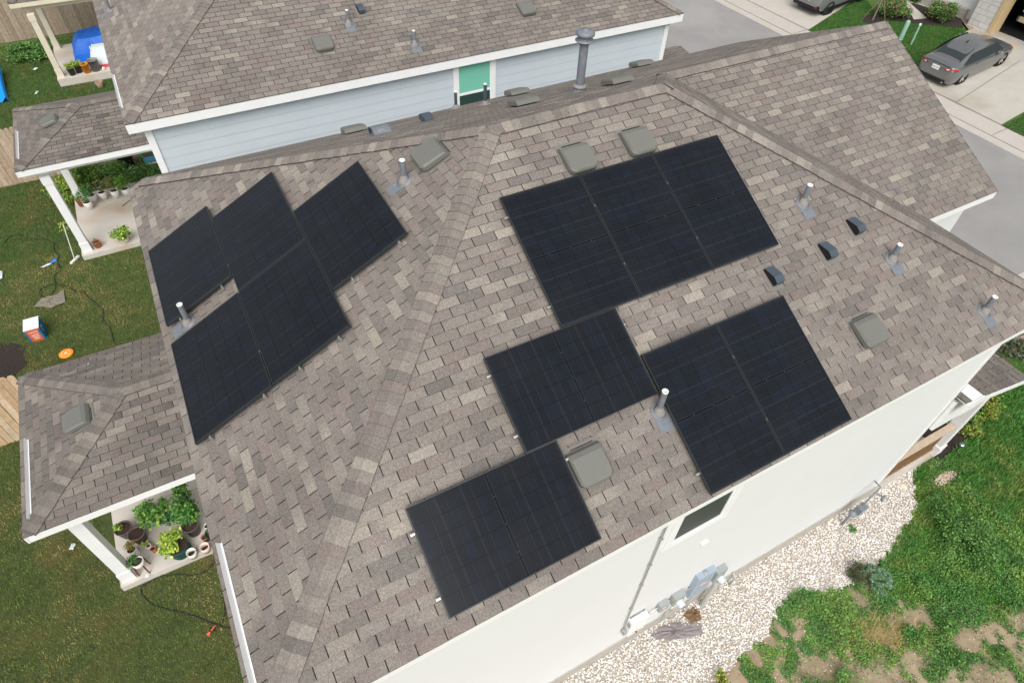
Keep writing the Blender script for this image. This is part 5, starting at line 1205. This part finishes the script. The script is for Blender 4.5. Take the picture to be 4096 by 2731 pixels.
t = wallbox('breaker_panel', 'largest blue grey electrical panel on the white wall with red warning stickers', 'electrical panel', 1.56,1.94,-7.05,-6.22,.11, M['elecblue'], 'enclosure')
m = MB(); m.lathe([(.035,0), (.035,.02), (.03,.026), (0,.026)], n=16); m.v = [(a-.02, b_-.055, c+.83) for a, b_, c in m.v]; obj('hub', m, M['elecgrey'], t)
m = MB(); m.box2((-.07,-.1125,.46), (.09,-.1105,.50)); obj('sticker', m, M['label'], t); m = MB(); m.box2((-.07,-.1127,.425), (.09,-.1103,.455)); obj('sticker', m, M['red'], t); m = MB(); m.box2((.02,-.1127,.505), (.10,-.1103,.53)); obj('sticker', m, M['red'], t)
t = wallbox('electric_meter', 'grey meter socket with a round glass meter right of the large panel', 'electric meter', 2.06,2.29,-6.90,-6.52,.12, M['elecgrey']); meter(t, .03, .08)
def wtube(label, name, pts, r, m_, cat='pipe', n=12):
    o0 = Vector(pts[0]); m = MB(); m.tube([Vector(p)-o0 for p in pts], r, n); o = obj(name, m, m_); o.location = o0; return tag(o, label, cat)
wtube('thick light grey pvc riser standing in gravel beneath the right meter', 'conduit_riser', [(2.13,-4.60,-8.02), (2.13,-4.60,-6.98), (2.13,-4.57,-6.9)], .05, M['pvcgrey'])
wtube('thin grey pvc pipe below the large panel', 'conduit_riser', [(1.75,-4.56,-8.02), (1.73,-4.53,-7.05)], .013, M['pvcgrey'])
wtube('short grey pipe elbow low on the foundation right of the meters', 'conduit_riser', [(2.86,-4.478,-7.55), (2.86,-4.54,-7.57), (2.86,-4.56,-7.62), (2.86,-4.57,-8.02)], .022, M['pvcgrey'])
wtube('bent metal conduit from the inverter up to the disconnect box', 'conduit', [(.58,-4.50,-6.86), (.66,-4.50,-6.82), (.70,-4.50,-6.74), (.86,-4.50,-6.72)], .012, M['clip'])
wtube('short metal conduit between disconnect and meter', 'conduit', [(1.05,-4.50,-6.72), (1.15,-4.50,-6.72)], .012, M['clip'])
wtube('short metal conduit between meter and large panel', 'conduit', [(1.38,-4.50,-6.70), (1.56,-4.50,-6.70)], .012, M['clip'])
m = MB()
for k in range(3): m.tube([(.07*math.cos(a)*(1+.12*k), -.02-.015*k, .12*math.sin(a)*(1+.08*k)) for a in np.linspace(0, 6.6, 22)], .006, 5)
m.tube([(.06,-.02,.10), (.05,-.02,.40), (.03,-.01,.52)], .006, 5); m.tube([(-.06,-.03,-.1), (-.10,-.05,-.28)], .003, 4, mat=1); m.tube([(-.04,-.03,-.1), (-.06,-.06,-.3)], .003, 4, mat=1)
o = tag(obj('cable_coil', m, [M['pvcgrey'], M['cardblue']]), 'loose coil of grey cable hanging below the disconnect box', 'cable'); o.location = (1.20,-4.49,-7.32)
cloth_patch('landscape_fabric', 'grey landscape fabric laid bare in the gravel below the inverter', 'fabric', [(.93,-4.57), (1.25,-4.55), (1.52,-4.62), (1.9,-4.85), (1.82,-5.0), (1.5,-4.93), (1.25,-4.84), (1.05,-4.72)], M['fabric'], GS+.02, .04, seed=5)
cloth_patch('soil_heap', 'small heap of brown dirt at the foot of the thick pvc riser', 'dirt', [(1.70,-4.55), (2.02,-4.55), (2.03,-4.68), (1.95,-4.80), (1.76,-4.78)], mat('orange_brown_soil', lin((122,98,74)), .98, noise=.25, nscale=30, bump=1), GS+.012, .05, seed=8)
t = thing('gas_meter', 'blue grey gas meter with pipes at the corner of the white wall', 'gas meter', (6.05,-4.68,GS))
m = MB(); m.tube([(-.22,0,0), (-.22,0,.38), (-.16,0,.44), (-.02,0,.46)], .026, 10); m.tube([(.02,0,.62), (.05,0,.86), (.16,.02,.98), (.34,.04,1.02), (.34,.20,1.03)], .018, 8); m.tube([(.16,.02,.98), (.28,-.10,.92), (.42,-.10,.84)], .016, 8); m.tube([(.28,-.10,.92), (.34,-.14,.74), (.42,-.10,.70), (.42,-.10,.84)], .016, 8); obj('pipework', m, M['bluegrey'], t)
m = MB(); m.box((0,-.02,.52), (.20,.14,.20)); m.lathe([(.0,0), (.08,.0), (.09,.02), (.08,.05), (0,.06)], (-.14,0,.40), 16); obj('body', m, M['bluegrey'], t)
m = MB(); m.box2((-.07,-.094,.46), (.07,-.0905,.58)); obj('dial_cover', m, M['elecblue'], t)
t = thing('solar_light', 'small dark garden light on a stake in the grass by the front porch', 'garden light', (9.6,-4.62,GS)); m = MB(); m.lathe([(.01,0), (.01,.25)], n=8); obj('stake', m, M['black'], t); m = MB(); m.lathe([(.06,.24), (.065,.28), (.05,.31), (0,.31)], n=16); obj('head', m, M['chrome'], t)
for i, (x, y, s_, lb) in enumerate([(7.75,-4.66,.09,'pale flat stone at the far corner of the gravel'), (6.05,-5.0,.0,''), (5.28,-6.28,.05,'single white stone on the bare soil near the round tuft'), (4.62,-6.30,.055,'white stone among the straw coloured grass')]):
    if not s_: continue
    m = MB(); m.add([tuple(Vector(p)*s_*R.uniform(.85, 1.15)) for p in ico.tolist()], icf.tolist(), 0, lin((214,200,180))); m.v = [(a, b_, c*.5) for a, b_, c in m.v]
    o = tag(obj('rock', m, M['stone']), lb, 'rock'); o.location = (x, y, GS+s_*.3)

# ------------------------------------------------------------------ vehicles
def loft(mb, secs, mat=0, capends=True, smooth=True):
    n = len(secs[0]); vs = [p for s_ in secs for p in s_]
    mb.add(vs, [(i*n+k, i*n+k+1, (i+1)*n+k+1, (i+1)*n+k) for i in range(len(secs)-1) for k in range(n-1)], mat, None, smooth)
    if capends: mb.add(secs[0], [tuple(range(n))], mat); mb.add(secs[-1], [tuple(range(n))[::-1]], mat)
def wheel(parent, x, y, r, rimmat, spokes=5, w_=.22):
    sg = 1 if y > 0 else -1
    t = MB(); prof = [(r*.66,-w_/2), (r*.95,-w_/2), (r,-w_*.36), (r,w_*.36), (r*.95,w_/2), (r*.66,w_/2)]
    t.lathe(prof, n=30); t.v = [(a, c*sg, b_) for a, b_, c in t.v]; t.v = [(x+a, y+b_, r+c) for a, b_, c in t.v]; wh = obj('wheel', t, M['tyre'], parent)
    q = MB(); q.lathe([(r*.67,w_*.44), (r*.62,w_*.36), (r*.6,-.02), (0,-.02)], n=30); q.m = [1]*len(q.f); q.lathe([(r*.16,w_*.34), (r*.14,w_*.40), (0,w_*.41)], n=14)
    for k in range(spokes):
        a = k*2*math.pi/spokes+.3; c_, s_ = math.cos(a), math.sin(a); px, py = -s_, c_
        q.add([(c_*r*.12+px*.035, s_*r*.12+py*.035, w_*.36), (c_*r*.12-px*.035, s_*r*.12-py*.035, w_*.36), (c_*r*.64-px*.05, s_*r*.64-py*.05, w_*.42), (c_*r*.64+px*.05, s_*r*.64+py*.05, w_*.42),
               (c_*r*.12+px*.035, s_*r*.12+py*.035, w_*.2), (c_*r*.12-px*.035, s_*r*.12-py*.035, w_*.2), (c_*r*.64-px*.05, s_*r*.64-py*.05, w_*.26), (c_*r*.64+px*.05, s_*r*.64+py*.05, w_*.26)], [(0,1,2,3), (0,4,5,1), (1,5,6,2), (2,6,7,3), (3,7,4,0)])
    q.v = [(x+a, y+c*sg, r+b_) for a, b_, c in q.v]; obj('rim', q, [rimmat, M['dark']], wh); return wh
def car(name, label, paint, loc, rz, pitch, sc, body, cabin, wb, r, tw_, rimmat, spokes, plate, kind, clad=None, cat='car'):
    """body: (x, half width, z_sill, z_belt, z_deck) ; cabin: (x, half width at belt, half width at roof, z_base, z_roof)"""
    t = thing(name, label, cat, loc, rz); t.rotation_euler = (0, -pitch, rz); t.scale = (sc,)*3
    m = MB(); secs = []
    for x, hw, z0, zb, zd in body:
        h_ = [(hw*.93, z0), (hw*.985, z0+(zb-z0)*.25), (hw, z0+(zb-z0)*.6), (hw*.975, z0+(zb-z0)*.86), (hw*.93, zb), (hw*.80, zd-.008), (hw*.45, zd+.012), (0, zd+.018)]
        secs.append([(x, -a, z) for a, z in h_]+[(x, a, z) for a, z in h_[::-1][1:]])
    loft(m, secs); b_ = obj('body', m, paint, t); 
    md = b_.modifiers.new('sub', 'SUBSURF'); md.levels = md.render_levels = 2
    m = MB(); secs = []
    for x, w0, w1, z0, z1 in cabin:
        h_ = [(w0, z0), (w0*.72+w1*.28, z0+(z1-z0)*.5), (w1*1.02, z0+(z1-z0)*.9), (w1*.82, z1), (w1*.4, z1+.014), (0, z1+.018)]
        secs.append([(x, -a, z) for a, z in h_]+[(x, a, z) for a, z in h_[::-1][1:]])
    loft(m, secs); c_ = obj('cabin', m, paint, t); md = c_.modifiers.new('sub', 'SUBSURF'); md.levels = md.render_levels = 2
    for x in (0, wb):
        for sg in (-1, 1):
            wheel(t, x, sg*tw_, r, rimmat, spokes)
            a_ = MB(); a_.lathe([(r*1.14,0), (r*1.14,.03), (0,.03)], n=26); a_.v = [(x+a, sg*(tw_+.035+(.035 if clad is None else .045))+(-sg*.03+sg*c), r+b2) for a, b2, c in a_.v]
            obj('wheel_arch', a_, M['dark'] if clad is None else clad, t)
    return t
# sedan: origin at the rear axle, x forward
sb = [(-1.04,.62,.42,.72,.78), (-1.0,.80,.30,.90,.97), (-.85,.885,.25,.97,1.06), (-.45,.915,.24,.97,1.07), (.1,.925,.22,.95,1.03), (.8,.925,.21,.93,1.00), (1.6,.925,.21,.90,.97), (2.2,.925,.21,.89,.96), (2.7,.92,.22,.86,.93), (3.2,.90,.22,.80,.86), (3.6,.83,.24,.68,.74), (3.78,.66,.28,.56,.60)]
sc_ = [(-.55,.72,.58,1.00,1.05), (-.30,.78,.60,1.0,1.14), (.15,.83,.60,.98,1.31), (.55,.85,.60,.97,1.40), (1.1,.86,.60,.95,1.44), (1.6,.86,.59,.93,1.42), (2.0,.85,.58,.92,1.34), (2.45,.83,.60,.90,1.12), (2.75,.78,.66,.88,.96)]
sedan = car('sedan', 'dark grey sedan parked on the driveway across the street with its nose in the garage', M['carpaint'], (26.084,8.071,-7.80), .047, .10, .923, sb, sc_, 2.85, .34, .80, M['rim'], 5, None, 'sedan')
def patch(parent, name, pts, m_, off=(0,0,0), th=.006):
    q = MB(); n = len(pts); a = [Vector(p) for p in pts]; nn = (a[1]-a[0]).cross(a[2]-a[0]).normalized(); q.ext([p+Vector(off) for p in a], nn*th, 0); return obj(name, q, m_, parent)
def grid_patch(parent, name, f, nu, nv, m_):
    q = MB(); q.add([f(i/nu, j/nv) for j in range(nv+1) for i in range(nu+1)], [(j*(nu+1)+i, j*(nu+1)+i+1, (j+1)*(nu+1)+i+1, (j+1)*(nu+1)+i) for j in range(nv) for i in range(nu)], 0, None, True); return obj(name, q, m_, parent)
grid_patch(sedan, 'rear_window', lambda u, v: (-.46+v*.98, (u-.5)*2*(.64-.10*v), 1.085+.315*v**.85-.05*abs(u-.5)**2*4*.55+.018*math.sin(math.pi*v)), 10, 6, M['glassdark'])
grid_patch(sedan, 'windshield', lambda u, v: (2.62-v*.75, (u-.5)*2*(.66-.10*v), 1.0+.36*v-.05*abs(u-.5)**2*2.2+.04*math.sin(math.pi*v)), 10, 6, M['glassdark'])
for sg in (-1, 1):
    def sw(u, v, sg=sg):
        x = -.30+2.72*u; zb = .985-.03*u; zt = min(1.345, 1.0+(x+.30)*.62, 1.0+(2.42-x)*.62); zt = max(zt, zb+.005)
        z = zb+(zt-zb)*v; y = .868-.20*max(0, (z-.98))/.42-.02*abs(u-.5); return (x, sg*(y+.012), z)
    grid_patch(sedan, 'side_window', sw, 16, 4, M['glassdark'])
    q = MB(); q.box((2.02,sg*.98,.99), (.14,.16,.11), 0); obj('mirror', q, M['chrome'], sedan)
    for x in (.62, 1.52): q = MB(); q.box((x,sg*.928,.83), (.17,.02,.025)); obj('door_handle', q, M['chrome'], sedan)
    tl_ = grid_patch(sedan, 'tail_light', lambda u, v, sg=sg: (-1.03+.40*max(0, u-.25)**1.15*1.0, sg*(.42+.50*min(1, u*1.25)**.9), .85+.10*u*.6+.115*v*(1-.35*u)), 10, 3, M['tail'])
    grid_patch(sedan, 'tail_light_lens', lambda u, v, sg=sg: (-1.045+.34*max(0, u-.25)**1.15, sg*(.50+.34*u), .885+.05*u*.6+.05*v), 6, 2, M['tailw'])
    q = MB(); q.tube([(-1.06,sg*.56,.33), (-.96,sg*.56,.33)], .04, 10); obj('exhaust_tip', q, M['chrome'], sedan)
    q = MB(); q.box((3.56,sg*.72,.66), (.10,.20,.09)); obj('headlight', q, M['amber'], sedan)
q = MB(); q.box((-1.035,0,.84), (.03,.34,.17)); pl_ = obj('number_plate', q, M['label'], sedan)
text('NFC 4898', .066, Matrix.Translation((-1.051,0,.84)) @ Matrix.Rotation(-math.pi/2, 4, 'Z') @ Matrix.Rotation(math.pi/2, 4, 'X'), M['tyre'], sedan)
q = MB(); q.box((.72,0,1.475), (.14,.03,.045)); obj('roof_fin', q, M['black'], sedan)
q = MB(); q.box((-1.02,0,.40), (.05,1.30,.10)); obj('bumper_insert', q, M['black'], sedan)
q = MB(); q.box((-.98,0,1.055), (.05,1.36,.02)); obj('boot_lip', q, M['carpaint'], sedan)
# suv
ub = [(-.84,.70,.52,.98,1.02), (-.80,.84,.42,1.06,1.14), (-.6,.89,.34,1.08,1.18), (0,.90,.28,1.06,1.16), (.8,.90,.26,1.04,1.14), (1.8,.90,.26,1.02,1.12), (2.6,.90,.30,.99,1.08), (3.1,.88,.32,.93,1.0), (3.35,.78,.38,.80,.86), (3.45,.62,.44,.70,.74)]
uc = [(-.72,.74,.60,1.10,1.18), (-.55,.80,.62,1.10,1.44), (-.3,.83,.64,1.10,1.60), (.4,.84,.64,1.08,1.66), (1.2,.84,.63,1.06,1.66), (1.7,.83,.61,1.06,1.58), (2.2,.80,.62,1.05,1.26), (2.45,.76,.66,1.04,1.10)]
suv = car('suv', 'silver grey suv with black lower trim parked on the upper driveway', M['suvpaint'], (26.62,15.95,-7.72), .05, .10, .95, ub, uc, 2.63, .36, .79, M['rimdark'], 5, None, 'suv', clad=M['black'])
q = MB(); q.box((-.78,0,.50), (.16,1.62,.24)); q.box((-.84,0,.60), (.06,1.40,.07), 1); obj('bumper', q, [M['black'], M['suvpaint']], suv)
for sg in (-1, 1):
    grid_patch(suv, 'tail_light', lambda u, v, sg=sg: (-.865+.28*max(0, u-.4), sg*(.40+.50*u), .98+.13*v), 8, 2, M['tail'])
    grid_patch(suv, 'tail_light_lens', lambda u, v, sg=sg: (-.875+.26*max(0, u-.4), sg*(.52+.28*u), 1.01+.04*v), 5, 1, M['tailw'])
    q = MB(); q.box((-.86,sg*.66,.56), (.03,.12,.08)); obj('reflector', q, M['tail'], suv)
    def su(u, v, sg=sg):
        x = -.42+2.5*u; zb = 1.12-.02*u; zt = min(1.54, 1.12+(x+.50)*1.6, 1.13+(2.15-x)*.75); z = zb+max(.01, zt-zb)*v; return (x, sg*(.86-.17*(z-1.1)/.5+.012), z)
    grid_patch(suv, 'side_window', su, 14, 4, M['glassdark'])
    q = MB(); q.box((1.3,sg*.885,.34), (2.0,.05,.14)); obj('side_skirt', q, M['black'], suv)
grid_patch(suv, 'rear_window', lambda u, v: (-.73+.28*v, (u-.5)*2*(.62-.05*v), 1.17+.36*v), 8, 4, M['glassdark'])
q = MB(); q.box((-.868,0,.84), (.02,.34,.17)); obj('number_plate', q, M['label'], suv)
# truck nose in the garage
tk = thing('pickup_truck', 'dark truck with a chrome grille standing inside the open garage', 'truck', (32.3,8.3,gzh+.03)); tk.rotation_euler = (0,0,0)
q = MB(); q.box((.9,0,.85), (1.8,1.9,.75)); q.box((1.9,0,1.35), (1.8,1.6,.5)); obj('body', q, M['truckpaint'], tk).modifiers.new('b', 'BEVEL').width = .08
q = MB(); q.box2((-.06,-.62,.72), (-.02,.62,1.14)); obj('grille_back', q, M['dark'], tk)
for z in (.76,.85,.94,1.03,1.10): q = MB(); q.box2((-.10,-.60,z), (-.06,.60,z+.035)); obj('grille_bar', q, M['chrome'], tk)
q = MB(); q.box((-.12,0,.55), (.16,1.9,.22)); obj('bumper', q, M['chrome'], tk)
for sg in (-1, 1): q = MB(); q.box((-.03,sg*.78,.95), (.08,.28,.26)); obj('headlight', q, M['meterglass'], tk); wheel(tk, .7, sg*.85, .38, M['rim'], 6)
q = MB(); q.box((-.21,0,.56), (.02,.3,.15)); obj('number_plate', q, M['label'], tk)

# ------------------------------------------------------------------ camera, light
cam = bpy.data.cameras.new('camera'); co = bpy.data.objects.new('camera', cam); COL.objects.link(co)
cam.sensor_width = 36; cam.lens = 36*2540.75/4096; cam.clip_end = 2000; cam.clip_start = .05
Rz = Matrix.Rotation(-.52643, 3, 'Z'); Rx = Matrix.Rotation(.74653, 3, 'X'); Rr = Matrix.Rotation(.04109, 3, 'Z')
mw = (Rz @ Rx @ Rr).to_4x4(); mw.translation = (-3.45331,-6.68141,4.10787); co.matrix_world = mw
scene.camera = co
W = bpy.data.worlds.new('World'); scene.world = W; W.use_nodes = True; nt = W.node_tree
bg = nt.nodes['Background']; sky = nt.nodes.new('ShaderNodeTexSky'); sky.sky_type = 'NISHITA'; sky.sun_disc = False
sel, saz = math.radians(50), math.radians(208)     # saz: compass style rotation used by the sky node
sky.sun_elevation = sel; sky.sun_rotation = saz; sky.air_density = 1.0; sky.dust_density = 5.0; sky.ozone_density = 1.0
hs = nt.nodes.new('ShaderNodeHueSaturation'); hs.inputs['Saturation'].default_value = .22
nt.links.new(sky.outputs[0], hs.inputs['Color']); nt.links.new(hs.outputs[0], bg.inputs['Color']); bg.inputs['Strength'].default_value = .15
sl = bpy.data.lights.new('sun', 'SUN'); so = bpy.data.objects.new('sun', sl); COL.objects.link(so)
sl.energy = 1.3; sl.angle = math.radians(50); sl.color = (1.0,.985,.965)
d = Vector((math.sin(saz)*math.cos(sel), math.cos(saz)*math.cos(sel), math.sin(sel)))
so.rotation_euler = d.to_track_quat('Z', 'Y').to_euler()
scene.view_settings.view_transform = 'Standard'; scene.view_settings.look = 'None'; scene.view_settings.exposure = 0.20; scene.view_settings.gamma = 1
scene.render.engine = 'CYCLES'
